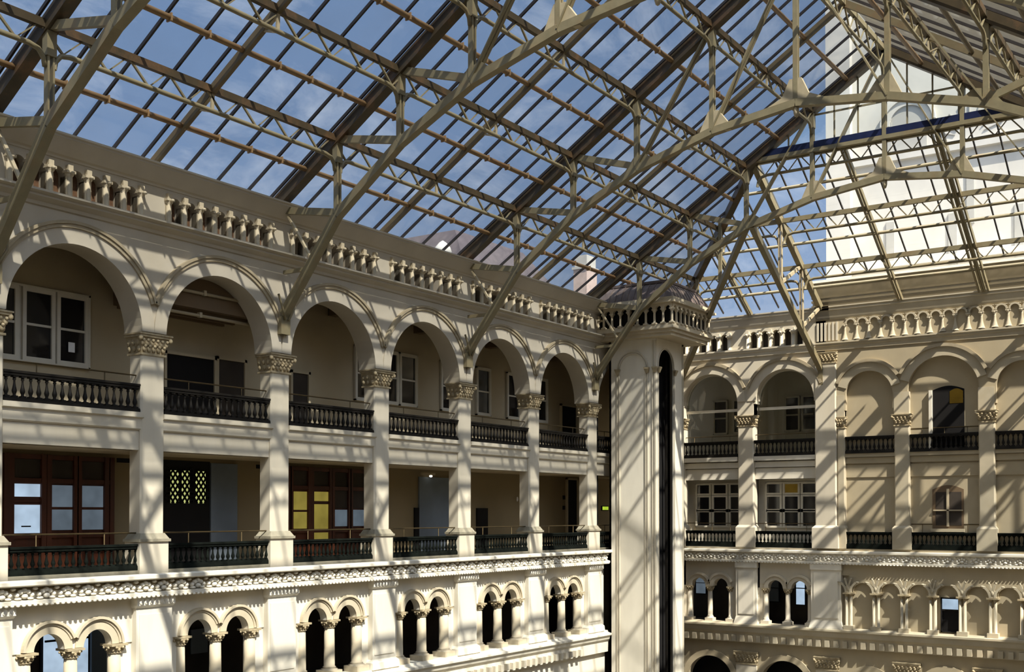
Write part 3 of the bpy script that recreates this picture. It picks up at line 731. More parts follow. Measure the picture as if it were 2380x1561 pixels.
m = MB(TFE)
for c, r, e0, e1 in ((24.9, 1.25, 22.9, 28.2), (20.9, 1.25, 18.75, 22.9), (16.7, 1.0, 14.9, 18.75), (13.1, 1.25, 11.3, 14.9), (9.5, 1.0, 7.0, 11.3)):
    m.archwall(e0, e1, -12, -6.5, c, -8.6, r, -.5, -.1, 20); m.ring(c, -8.6, r, r + .3, -.1, .02)
struct('wall_end_base', m, 'tan', 'bottom storey of the end wall with large arches', 'wall')
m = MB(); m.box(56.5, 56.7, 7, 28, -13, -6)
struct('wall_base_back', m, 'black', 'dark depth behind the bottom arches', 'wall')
ecap = []
for s, nm in ((22.9, 'between the arches of the pale wall'), (18.72, 'under the tall main pier'), (14.9, 'left under the tower'), (11.3, 'right under the tower')):
    t = thing('base_capital', 'carved capital of the bottom storey %s' % nm, 'capital', locE(s, 0, -7.6), 'bottom storey capitals')
    put_cap(t, TFE, s - .55, s + .55, -.3, .02, -7.6, -7.0, .08, name='bell')
    a = MB(TFE); a.box(s - .55, s + .55, -.3, .02, -12, -7.6); build('shaft', a, 'stone', t, t.location)

# ------------------------------------------------------------------ things inside the left galleries
GQ = 29.3 / 31.0
def TG(s, d, z): return (s * GQ, 29.3 - d, z * GQ)
win(TG, [(18.85, 19.55, 4.66, 6.6), (19.92, 20.76, 4.66, 6.6), (21.06, 21.92, 4.66, 6.6)], .06, 'winframe', 'darkpane', 'triple sash window inside the first big arch, white frame', .12, .5, .18, .18)
m = MB(TG); m.box(21.33, 21.55, .1, .11, 4.95, 5.25); tag(build('window_notice', m, 'card'), 'small white notice stuck on the right sash in the first arch', 'notice')
def door(n, s0, s1, z0, z1, mat, label, d=.05, frame='gallery'):
    t = thing('door_%d' % n, label, 'door', TG((s0 + s1) / 2, d, z0), None, 'structure')
    a = MB(TG); a.box(s0, s1, 0, d, z0, z1); build('leaf', a, mat, t, t.location)
    a = MB(TG)
    for q in ((s0 - .1, s0, z0, z1 + .1), (s1, s1 + .1, z0, z1 + .1), (s0 - .1, s1 + .1, z1, z1 + .1)): a.box(q[0], q[1], 0, d + .06, q[2], q[3])
    build('frame', a, frame, t, t.location)
door(2, 25.06, 27.11, 2.8, 5.34, 'black', 'wide black opening on the upper gallery inside the second arch')
door(3, 27.3, 28.5, 2.8, 5.4, 'dimroom', 'dim brown door beside the black opening in the second arch')
door(4, 30.89, 31.73, 2.8, 5.3, 'dimroom', 'narrow dark door on the upper gallery inside the third arch')
door(5, 50.16, 51.6, 2.8, 5.55, 'black', 'dark door on the upper gallery behind the sixth arch')
for i, (s0, s1, nm) in enumerate(((34.5, 35.2, 'beside the pier in the third arch'), (36.3, 36.95, 'at the left edge of the fourth arch'), (37.27, 38.19, 'left half of the fourth arch'), (40.12, 40.91, 'right half of the fourth arch'),
        (42.79, 43.66, 'left half of the fifth arch'), (45.28, 46.15, 'right half of the fifth arch'), (47.9, 48.64, 'in the sixth arch'))):
    win(TG, [(s0, s1, 4.68, 6.64)], .06, 'winframe', 'darkpane', 'tall dark sash window on the upper gallery, %s' % nm, .08, .5, .14, .14)
m = MB(); m.box(21.75, 25.85, 27.62, 29.29, 6.28, 7.74)
for y in (27.9, 28.5, 29.0): m.box(21.75, 25.85, y, y + .12, 6.16, 6.28)
struct('ceiling_dropped', m, 'gceil', 'lowered dark brown boarded ceiling inside the second big arch', 'ceiling')
for z, y, nm in ((6.75, 27.55, 'upper'), (6.1, 27.75, 'lower')):
    m = MB(); m.tube([(21.8, y, z), (25.8, y, z)], .05, 8); m.box(23.7, 23.8, y - .06, y + .06, z - .06, z + .1)
    tag(build('ceiling_pipe', m, 'gallery'), '%s pale pipe running along the lowered brown ceiling in the second arch' % nm, 'pipe', 'ceiling pipes')
# lower gallery
def shopfront(n, s0, s1, cols, label, zt=1.77, z0=-1.0):
    t = thing('shopfront', label, 'shopfront', TG((s0 + s1) / 2, .1, -1.7), 'wooden shopfronts on the lower gallery')
    a = MB(TG); a.box(s0, s1, 0, .06, -1.7, zt)
    for x in [s0, s1] + [c[0] for c in cols] + [c[1] for c in cols]: a.box(x - .08, x + .08, .05, .16, -1.7, zt)
    for z in (zt - .08, .98, -.66): a.box(s0, s1, .05, .14, z - .07, z + .07)
    build('frame', a, 'wood', t, t.location)
    for c in cols:
        a = MB(TG); a.box(c[0] + .08, c[1] - .08, .06, .08, 1.06, zt - .16); build('top_light', a, 'dimroom', t, t.location)
        for z0, z1, mt in c[2]:
            a = MB(TG); a.box(c[0] + .09, c[1] - .09, .06, .09, z0, z1); build('pane', a, mt, t, t.location)
        if len(c) > 3: a = MB(TG); a.box(c[0] + .04, c[1] - .04, .06, .12, c[3] - .04, c[3] + .04); build('sash_bar', a, 'wood', t, t.location)
    return t
sf = shopfront(1, 19.29, 22.9, [(19.45, 20.5, [(.5, .88, 'litwhite'), (-.58, .26, 'litwhite')], .38), (20.68, 21.6, [(-.5, .86, 'litblue')], .16), (21.72, 22.7, [(-.5, .86, 'litblue')], .16)],
    'dark red wooden shopfront with white lit door, lower gallery, left')
m = MB(TG); m.box(19.8, 20.1, .09, .11, -.40, -.36); build('letter_slot', m, 'black', sf)
shopfront(2, 30.7, 35.13, [(30.8, 31.75, [(-.57, .83, 'lityellow')], .1), (31.9, 32.92, [(.48, .84, 'lityellow'), (-1.0, .36, 'lityellow')], .42), (33.05, 34.0, [(-.5, .15, 'litblue'), (.2, .9, 'dimroom')]), (34.1, 35.0, [(-.5, .15, 'litblue'), (.2, .9, 'dimroom')])],
    'dark red wooden shopfront with yellow lit door, lower gallery')
t = thing('lattice_gate', 'black gate with diamond lattice lights on the lower gallery', 'gate', TG(25.98, .1, -1.7))
a = MB(TG); a.box(25.0, 26.96, 0, .05, -1.7, 1.79); build('panel', a, 'black', t, t.location)
for s0, s1, mt in ((25.27, 25.62, 'litlattice'), (25.74, 26.06, 'litlattice'), (26.32, 26.76, 'litlattice')):
    a = MB(TG); a.box(s0, s1, .05, .055, .35, 1.45); build('pane', a, mt, t, t.location)
a = MB(TG)
def clip(x): return max(25.05, min(26.9, x))
for k in range(-8, 12):
    for sg in (-1, 1):
        x0 = 25.1 + .2 * k + (0 if sg > 0 else .7); x1 = x0 + sg * .9; u0, u1 = clip(x0), clip(x1)
        if abs(u1 - u0) < .05: continue
        q0, q1 = (u0, .07, .35 + abs(u0 - x0) * 1.3), (u1, .07, .35 + abs(u1 - x0) * 1.3)
        a.bar(q0, q1, .065, .02, (0, 1, 0))
build('lattice', a, 'black', t, t.location)
def partition(s0, s1, z1, mat, label, nm='partition'):
    m = MB(TG); m.box(s0, s1, 0, .07, -1.7, z1); return tag(build(nm, m, mat), label, nm.replace('_', ' '))
partition(27.0, 28.2, 1.75, 'bluewall', 'pale blue-grey panel right of the lattice gate')
partition(38.5, 41.0, 1.58, 'bluewall', 'wide blue-grey panel on the lower gallery under a ceiling lamp')
partition(38.2, 38.5, .25, 'black', 'narrow dark cabinet left of the wide blue-grey panel', 'cabinet')
partition(42.74, 43.6, .25, 'black', 'square dark cabinet on the lower gallery with pale edge', 'cabinet')
door(6, 50.73, 51.68, -1.7, 1.75, 'black', 'dark door at the far right end of the lower gallery')
for z, nm in ((.83, 'upper'), (.3, 'lower')):
    m = MB(TG); m.box(50.36, 50.52, 0, .06, z - .1, z + .1); tag(build('wall_plate', m, 'black'), '%s small dark plate left of the far dark door' % nm, 'wall plate', 'wall plates by the far door')
t = thing('ceiling_lamp', 'small white spot lamp over the blue-grey panel', 'lamp', TG(39.0, .25, 1.74))
a = MB(TG); a.box(38.4, 39.3, .2, .3, 1.66, 1.76); build('housing', a, 'gallery', t, t.location)
a = MB(TG); a.ell((39.05, .25, 1.62), .07, .07, .05, 8, 5); build('bulb', a, M['lamp'], t, t.location)
m = MB(TG); m.ell((46.0, .1, .7), .04, .05, .12, 8, 5); tag(build('wall_sconce', m, 'card'), 'tiny white wall sconce on the lower gallery', 'sconce')
t = thing('exit_sign', 'small glowing yellow-green sign beside the elevator shaft', 'sign', TG(54.7, .1, .2))
a = MB(TG); a.box(54.35, 55.1, 0, .05, .16, .42); build('case', a, 'black', t, t.location)
a = MB(TG); a.box(54.42, 55.03, .05, .07, .2, .38); build('panel', a, M['sign'], t, t.location)
for s0, nm in ((22.98, 'fourth'), (28.9, 'third')):
    m = MB(TG); m.box(s0, s0 + .45, .25, .3, 1.62, 1.76); tag(build('hanging_sign', m, 'black'), 'dark blade sign under the lower gallery ceiling near the %s' % ('lit white door' if s0 < 25 else 'lattice gate'), 'sign')
# lit rooms behind the paired arches
t = thing('window_31', 'bright white window seen through the paired arches at the lower left picture corner', 'window', (20.5, 29.8, -5.6), None, 'structure')
m = MB(); m.box(19.8, 21.25, 29.72, 29.8, -5.6, -3.15); build('pane', m, M['litwhite'], t, t.location)
m = MB(); m.box(19.7, 21.35, 29.78, 29.83, -5.66, -3.05); m.box(19.8, 21.25, 29.68, 29.72, -3.72, -3.66); m.box(20.6, 20.68, 29.68, 29.72, -5.6, -3.15); build('frame', m, 'black', t, t.location)
m = MB(); m.box(21.36, 22.0, 29.7, 29.8, -5.6, -3.1); tag(build('grey_panel', m, 'bluewall'), 'dark grey panel right of the bright white window behind the arches', 'panel')
WN[0] += 1
for i, (s0, s1) in enumerate(((25.15, 25.85), (27.7, 28.4))):
    m = MB(); m.box(s0, s1, 29.74, 29.8, -4.6, -3.8); tag(build('notice_board', m, 'bluewall' if i == 0 else 'gallery'), '%s board in the dark passage behind the second pair of lower arches' % ('grey' if i == 0 else 'brown'), 'board')
for s0, s1, z0, z1, mt, nm in ((26.25, 26.8, -4.34, -3.45, 'litblue', 'grey-blue pane behind the left arch of the left end wall pair'), (22.1, 22.6, -4.6, -3.5, 'bluewall', 'dim blue pane behind the left arch of the right end wall pair'), (20.7, 21.15, -4.7, -3.39, 'litwhite', 'bright pane behind the right arch of the right end wall pair')):
    WN[0] += 1
    t = thing('window_%d' % (30 + WN[0]), nm, 'window', (57.4, s0, z0), None, 'structure')
    m = MB(); m.box(57.42, 57.5, s0, s1, z0, z1); build('pane', m, mt, t, t.location)
    m = MB(); m.box(57.40, 57.5, s0 - .04, s1 + .04, z0 + (z1 - z0) * .62, z0 + (z1 - z0) * .66); m.box(57.44, 57.5, s0 - .05, s1 + .05, z0 - .05, z1 + .05); build('frame', m, 'black', t, t.location)

# ------------------------------------------------------------------ elevator shaft with crown balcony
EX0, EX1, EY0, EY1 = 47.3, 50.15, 24.03, 26.83
es = thing('elevator_shaft', 'tall pale elevator shaft with arched black slot and balustraded crown', 'elevator shaft', (48.7, 25.4, -13))
def TX(s, d, z): return (EX0 - d, s, z)                  # face looking back along the hall
def TY(s, d, z): return (s, EY0 - d, z)                  # face looking across the hall
a = MB(TX); a.box(EY0 + .06, 26.52, -.25, 0, -13, 8.2)
build('front_face', a, 'white', es, es.location)
a = MB(TY)
a.archwall(EX0, EX1, -13, 8.2, 48.24, 6.85, .80, -.06, 0, 20)
build('side_face', a, 'white', es, es.location)
a = MB(); a.box(EX1 - .2, EX1, EY0, EY1, -13, 8.2); a.box(EX0, EX1, 26.42, 26.52, -13, 8.2); build('rear_faces', a, 'white', es, es.location)
a = MB(); a.box(47.4, 49.8, 24.6, 24.7, -13, 8); build('slot_lining', a, 'black', es, es.location)
for x in (47.62, 48.9):
    a = MB(); a.box(x - .03, x + .03, 24.3, 24.4, -13, 7.2); build('guide_rail', a, 'iron', es, es.location)
a = MB(TX)
cy = 25.28; r = .82
for rr in (r, r - .1): a.ring(cy, 6.75, rr - .05, rr, 0, .05, PI, 0, 24)
for sg in (-1, 1):
    for rr in (r, r - .1): a.box(cy + sg * (rr - .025) - .025, cy + sg * (rr - .025) + .025, 0, .05, -13, 6.75)
a.box(24.2, 24.26, 0, .04, -13, 8.0); a.box(24.05, 24.12, 0, .06, -13, 8.0)
build('arched_panel_moulding', a, 'stone', es, es.location)
a = MB(TY); a.ring(48.24, 6.85, .80, .86, 0, .04, PI, 0, 24); a.box(47.38, 47.44, 0, .04, -13, 6.85); a.box(49.05, 49.12, 0, .05, -13, 6.85); a.box(49.95, 50.02, 0, .05, -13, 8)
build('slot_moulding', a, 'stone', es, es.location)
for tf, s in ((TX, cy - r + .05), (TX, cy + r - .05), (TX, 24.1), (TY, 47.43), (TY, 49.11)):
    a = MB(tf); a.frus((s - .06, s + .06, 0, .08, 6.5), (s - .12, s + .12, 0, .14, 6.7)); a.box(s - .13, s + .13, 0, .15, 6.7, 6.77); build('small_capital', a, 'cap', es, es.location)
# crown
CX0, CX1, CY0, CY1 = 46.6, 51.0, 22.85, 27.0
a = MB()
for e, z0, z1 in ((-.22, 8.1, 8.25), (-.12, 8.25, 8.4), (0, 8.4, 8.52), (-.05, 8.52, 8.62)): a.box(CX0 - e, CX1 + e, CY0 - e, CY1, z0, z1)
cr_ = build('crown_platform', a, 'buff', es, es.location)
a = MB(); a.box(CX0 + .35, CX1 - .35, CY0 + .35, CY1, 8.6, 9.5); build('crown_core', a, 'black', cr_, es.location)
cm = MB(); cm.box(-.1, .1, -.1, .1, 0, .06); cm.lathe(0, 0, [(.09, .06), (.06, .12), (.055, .52), (.08, .56), (.1, .62)], 8); cm.box(-.1, .1, -.1, .1, .62, .68)
cme = bpy.data.meshes.new('crown_colonnette'); cme.from_pydata(cm.v, [], cm.f); cme.materials.append(M['buff'])
pos = [(CX0 + .1, CY0 + .1 + .44 * k) for k in range(9)] + [(CX0 + .1 + .44 * k, CY0 + .1) for k in range(1, 10)]
for x, y in pos:
    o = bpy.data.objects.new('crown_colonnette', cme); C.objects.link(o); o.parent = cr_; o.location = Vector((x, y, 8.62)) - Vector(es.location)
def TCX(s, d, z): return (CX0 + .1 - d, s, z)
def TCY(s, d, z): return (s, CY0 + .1 - d, z)
a = MB(TCX)
for k in range(8): s = CY0 + .1 + .44 * (k + .5); a.archwall(s - .22, s + .22, 9.30, 9.56, s, 9.30, .14, -.1, .06, 8)
build('crown_arches', a, 'buff', cr_, es.location)
a = MB(TCY)
for k in range(9): s = CX0 + .1 + .44 * (k + .5); a.archwall(s - .22, s + .22, 9.30, 9.56, s, 9.30, .14, -.1, .06, 8)
build('crown_arches', a, 'buff', cr_, es.location)
a = MB(); a.box(CX0 - .1, CX1 + .1, CY0 - .1, CY1, 9.55, 9.65); a.box(CX0 - .02, CX1 + .02, CY0 - .02, CY1, 9.65, 9.8); build('crown_cornice', a, 'buff', cr_, es.location)
a = MB(); prof = [(.0, 9.8), (.12, 10.05), (.3, 10.35), (.55, 10.6)]
for (e0, z0), (e1, z1) in zip(prof, prof[1:]): a.frus((CX0 + .1 + e0, CX1 - .1 - e0, CY0 + .1 + e0, CY1 - e0 * .5, z0), (CX0 + .1 + e1, CX1 - .1 - e1, CY0 + .1 + e1, CY1 - e1 * .5, z1))
a.box(CX0 + .6, CX1 - .6, CY0 + .6, CY1 - .3, 10.6, 10.72)
for k in range(11):
    x = CX0 + .5 + .34 * k; y = CY0 + .5 + .32 * k
    for (e0, z0), (e1, z1) in zip(prof, prof[1:]):
        a.bar((x, CY0 + .1 + e0, z0), (x, CY0 + .1 + e1, z1), .04, .05); a.bar((CX0 + .1 + e0, y, z0), (CX0 + .1 + e1, y, z1), .04, .05)
build('crown_roof', a, 'dome', cr_, es.location)
# black strip put in for the shade between left wall and shaft
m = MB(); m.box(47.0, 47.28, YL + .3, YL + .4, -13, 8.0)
struct('trim_21', m, 'black', 'black strip standing for the deep shade beside the elevator shaft', 'recess')

# ------------------------------------------------------------------ the glass roof
MS, YB, ZB, YR = .635, 26.8, 10.1, 13.3
def zr(y): return ZB + MS * (YB - y) if y >= YR else ZB + MS * (y - (2 * YR - YB))
ZRG = zr(YR)
AY = [24.38, 21.86, 19.2, 16.28]
BN = [(26.72, 6.35), (24.38, 9.25), (21.86, 11.05), (19.2, 12.32), (16.28, 13.12), (13.3, 13.5)]
MSK, XB = .593, 54.9
XG = 46.28
def xs(z): return XB - (z - ZB) / MSK
def mir(y): return 2 * YR - y
ZBEAM = 15.2
def poly_bar(mb, P, w, h, up=(1, 0, 0)):
    for p, q in zip(P, P[1:]): mb.bar(p, q, h, w, up)
def truss(X, label):
    t = thing('roof_truss', label, 'roof truss', (X, YR, BN[-1][1]), 'main roof trusses')
    def Pt(p, sd): return (X, p[0] if sd > 0 else mir(p[0]), p[1])
    A = [(YB, ZB)] + [(y, zr(y)) for y in AY] + [(YR, ZRG)]
    for sd in (1, -1):
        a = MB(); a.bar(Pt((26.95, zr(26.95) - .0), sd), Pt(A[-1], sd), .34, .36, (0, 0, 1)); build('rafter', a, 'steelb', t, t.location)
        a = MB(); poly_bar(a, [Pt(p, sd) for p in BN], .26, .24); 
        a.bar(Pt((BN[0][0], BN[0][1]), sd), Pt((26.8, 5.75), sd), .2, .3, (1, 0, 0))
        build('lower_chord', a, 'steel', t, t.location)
        for i in range(1, 5):
            a = MB(); p, q = Pt(A[i], sd), Pt(BN[i], sd)
            for dx in (-.07, .07): a.bar((p[0] + dx, p[1], p[2]), (q[0] + dx, q[1], q[2]), .05, .16, (0, 1, 0))
            a.bar(p, (p[0], p[1], p[2] - .75), .26, .2, (0, 1, 0))
            build('post', a, 'steel', t, t.location)
        for i in range(0, 3):
            a = MB(); a.bar(Pt((A[i][0] - (.1 if i == 0 else 0), A[i][1] - (.35 if i == 0 else 0)), sd), Pt((BN[i + 1][0], BN[i + 1][1] + .1), sd), .14, .22); build('strut', a, 'steel', t, t.location)
        for i in (3, 4):
            a = MB()
            p, q = Vector(Pt(BN[i], sd)), Vector(Pt(A[i + 1], sd))
            for dx in (-.06, .06): a.bar(p + Vector((dx, 0, 0)), q + Vector((dx, 0, 0)), .05, .17, (1, 0, 0))
            build('diagonal', a, 'steel', t, t.location)
        g = BN[4]; a = MB()
        P = [(g[0] + .5, g[1] - .1), (g[0] + .12, g[1] + .7), (g[0] - .25, g[1] + .68), (g[0] - .72, g[1] + .05), (g[0] - .7, g[1] - .05)]
        a.v = []; b0 = a.pts([(X - .09, y if sd > 0 else mir(y), z) for y, z in P]); b1 = a.pts([(X + .09, y if sd > 0 else mir(y), z) for y, z in P])
        a.addf(range(b0, b0 + 5)); a.addf(range(b1, b1 + 5))
        for k in range(5): a.addf([b0 + k, b0 + (k + 1) % 5, b1 + (k + 1) % 5, b1 + k])
        build('gusset_plate', a, 'gusset', t, t.location)
        a = MB()
        g = BN[3]; P = [(g[0] + .5, g[1] - .1), (g[0] + .1, g[1] + .4), (g[0] - .35, g[1] + .5), (g[0] - .7, g[1] + .25)]
        b0 = a.pts([(X - .08, y if sd > 0 else mir(y), z) for y, z in P]); b1 = a.pts([(X + .08, y if sd > 0 else mir(y), z) for y, z in P])
        a.addf(range(b0, b0 + 4)); a.addf(range(b1, b1 + 4))
        for k in range(4): a.addf([b0 + k, b0 + (k + 1) % 4, b1 + (k + 1) % 4, b1 + k])
        build('gusset_plate', a, 'steel', t, t.location)
        # wall bracing: slim rod from cornice, short tie, scrolls at the foot
        a = MB(); a.bar(Pt((26.5, 9.55), sd), Pt((25.45, 8.0), sd), .06, .1, (1, 0, 0)); build('brace_rod', a, 'gusset', t, t.location)
        a = MB(); a.bar(Pt((26.7, 7.75), sd), Pt((25.5, 7.75), sd), .08, .12); build('wall_tie', a, 'steel', t, t.location)
        a = MB()
        for dx in (-.22, .22):
            a.tube([Pt((26.62, 6.9), sd)[0:1] and (X + dx * 1.5, Pt((26.6, 0), sd)[1], 7.0), (X + dx * 1.2, Pt((26.5, 0), sd)[1], 6.6), (X + dx * .3, Pt((26.55, 0), sd)[1], 6.2)], .04, 6)
        a.box(X - .2, X + .2, min(Pt((26.83, 0), sd)[1], Pt((26.6, 0), sd)[1]), max(Pt((26.83, 0), sd)[1], Pt((26.6, 0), sd)[1]), 5.75, 6.3)
        build('wall_bracket', a, 'steel', t, t.location)
    a = MB()
    for dx in (-.07, .07): a.bar((X + dx, YR, ZRG), (X + dx, YR, BN[-1][1]), .05, .16, (0, 1, 0))
    build('king_post', a, 'steel', t, t.location)
    a = MB(); g = BN[-1]; P = [(g[0] + 1.0, g[1]), (g[0] + .45, g[1] + .25), (g[0] + .2, g[1] + .8), (g[0] - .2, g[1] + .8), (g[0] - .45, g[1] + .25), (g[0] - 1.0, g[1])]
    b0 = a.pts([(X - .09, y, z) for y, z in P]); b1 = a.pts([(X + .09, y, z) for y, z in P]); a.addf(range(b0, b0 + 6)); a.addf(range(b1, b1 + 6))
    for k in range(6): a.addf([b0 + k, b0 + (k + 1) % 6, b1 + (k + 1) % 6, b1 + k])
    build('gusset_plate', a, 'gusset', t, t.location)
    a = MB(); a.ell((X, YR, g[1] - .25), .1, .1, .22, 8, 5); build('drop_finial', a, 'gusset', t, t.location)
TX_ = [6.28, 16.28, 26.28, 36.28, 46.28]
for X, l in zip(TX_, ('main roof truss nearest the camera, out of the picture at left', 'main roof truss at the left picture edge, landing on the first gallery pier', 'main roof truss landing between second and third big arches', 'main roof truss landing between fourth and fifth big arches', 'farthest main roof truss, framing the glazed gable beside the elevator crown')):
    truss(X, l)
XR0, XR1 = 6.0, XG
# secondary rafters between trusses
for k, X in enumerate((11.28, 21.28, 31.28, 41.28)):
    for sd, nm in ((1, 'left'), (-1, 'right')):
        y0, y1 = (26.9, YR) if sd > 0 else (mir(26.9), YR)
        t = thing('secondary_rafter', 'slim rafter midway between trusses on the %s slope, %s from the far gable' % (nm, ORD[3 - k]), 'rafter', (X, y0, ZB), 'secondary rafters')
        a = MB(); a.bar((X, y0, zr(y0)), (X, y1, ZRG), .13, .24); build('beam', a, 'steelm', t, t.location)
        for y in AY:
            yy = y if sd > 0 else mir(y); z = zr(yy); a = MB()
            a.bar((X, yy + sd * .0, z - .1), (X - .02, yy, z - .62), .1, .06, (0, 1, 0)); a.bar((X, yy + sd * .55, z - .45), (X, yy, z - .15), .09, .06); a.bar((X, yy - .0, z - .6), (X, yy + sd * .6, z - .42), .05, .05)
            build('knee_bracket', a, 'gusset', t, t.location)
# purlins
def hipx(z): return xs(z)
def lattice(P, Q, drop, n, name, label, group, ends, dirv, mat=('steelb', 'steel')):
    P, Q = Vector(P), Vector(Q); t = thing(name, label, 'purlin', tuple((P + Q) / 2), group)
    a = MB(); a.bar(P, Q, .15, .2); build('upper_chord', a, mat[0], t, t.location)
    D = Vector((0, 0, -drop)); u = (Q - P).normalized(); a = MB()
    cuts = [P] + [P + u * e for e in ends] + [Q]
    for c0, c1 in zip(cuts, cuts[1:]):
        if (c1 - c0).length < 1.2: continue
        a.tube([c0 + u * .12 + D * 1.75, c0 + u * .16 + D * 1.4, c0 + u * .3 + D * 1.1, c0 + u * .55 + D, c1 - u * .55 + D, c1 - u * .3 + D * 1.1, c1 - u * .16 + D * 1.4, c1 - u * .12 + D * 1.75], .065, 6)
    build('lower_chord', a, mat[1], t, t.location)
    a = MB(); L = (Q - P).length; m_ = int(L / n)
    for k in range(m_):
        s0 = P + u * (L * k / m_); s1 = P + u * (L * (k + .5) / m_) + D; s2 = P + u * (L * (k + 1) / m_)
        a.bar(s0, s1, .05, .06, dirv); a.bar(s1, s2, .03, .05, dirv)
    build('web', a, mat[1], t, t.location)
    return t
lev = ('lowest', 'second lowest', 'third', 'fourth')
for i, y in enumerate(AY):
    for sd, nm in ((1, 'left'), (-1, 'right')):
        yy = y if sd > 0 else mir(y); z = zr(yy)
        x1 = max(XG, xs(z)) if i < 2 else XG
        lattice((XR0, yy, z), (x1, yy, z), .58, 1.25, 'lattice_purlin', 'zigzag lattice purlin along the %s slope, %s from the eaves' % (nm, lev[i]), 'lattice purlins', [X - XR0 for X in TX_], (0, 1, 0))
        y2 = ((YB if i == 0 else AY[i - 1]) + y) / 2; yy = y2 if sd > 0 else mir(y2); z = zr(yy); x1 = max(XG, xs(z)) if i < 3 else XG
        t = thing('plain_purlin', 'plain rusty tube purlin along the %s slope, %s from the eaves' % (nm, lev[i]), 'purlin', ((XR0 + x1) / 2, yy, z), 'plain purlins')
        a = MB(); a.tube([(XR0, yy, z), (x1, yy, z)], .085, 8)
        if sd > 0:
            for k in range(int((x1 - XR0) / 1.25)): a.box(XR0 + 1.25 * k + .26, XR0 + 1.25 * k + .30, yy - .1, yy + .1, z - .1, z + .1)
        build('tube', a, 'tube' if sd > 0 else 'steelm', t, t.location)
    if i == 3:
        for sd, nm in ((1, 'left'), (-1, 'right')):
            yy = (AY[3] + YR) / 2; yy = yy if sd > 0 else mir(yy); z = zr(yy)
            t = thing('plain_purlin', 'plain rusty tube purlin along the %s slope, next to the ridge' % nm, 'purlin', (26, yy, z), 'plain purlins')
            a = MB(); a.tube([(XR0, yy, z), (XG, yy, z)], .085, 8); build('tube', a, 'tube', t, t.location)
lattice((XR0, YR, ZRG), (XG, YR, ZRG), .75, 1.25, 'ridge_beam', 'lattice ridge beam at the peak of the roof', 'ridge', [X - XR0 for X in TX_], (0, 1, 0), ('steel', 'steel'))
# skirt (hipped end) purlins and beam
def ymax(z): return YB - (z - ZB) / MS
zl = [zr(y) for y in AY]
for i, z in enumerate((zl[0], zl[1], ZBEAM - .12)):
    ym = ymax(z); x = xs(z)
    lattice((x, ym, z), (x, mir(ym), z), .6, 1.0, 'lattice_purlin', 'zigzag lattice purlin across the sloping end glazing, %s' % ('lowest', 'middle', 'under the dark blue beam')[i], 'lattice purlins', [ym - 18.9, ym - 7.7], (1, 0, 0), ('steel', 'steel'))
for i, z in enumerate(((ZB + zl[0]) / 2, (zl[0] + zl[1]) / 2, (zl[1] + ZBEAM) / 2)):
    ym = ymax(z); x = xs(z)
    t = thing('plain_purlin', '%s plain tube purlin across the sloping end glazing' % ('lowest', 'middle', 'top')[i], 'purlin', (x, YR, z), 'plain purlins')
    a = MB(); a.tube([(x, ym, z), (x, mir(ym), z)], .075, 8); build('tube', a, 'steel', t, t.location)
yb = ymax(ZBEAM)
t = thing('gable_beam', 'dark navy beam at the foot of the vertical gable glazing', 'beam', (XG, YR, ZBEAM), None, 'thing')
a = MB(); a.box(XG - .08, XG + .14, mir(yb), yb, ZBEAM, ZBEAM + .26); build('navy_flange', a, 'navy', t, t.location)
a = MB(); a.box(XG - .12, XG + .12, mir(yb), yb, ZBEAM - .18, ZBEAM - .02); build('lower_flange', a, 'steel', t, t.location)
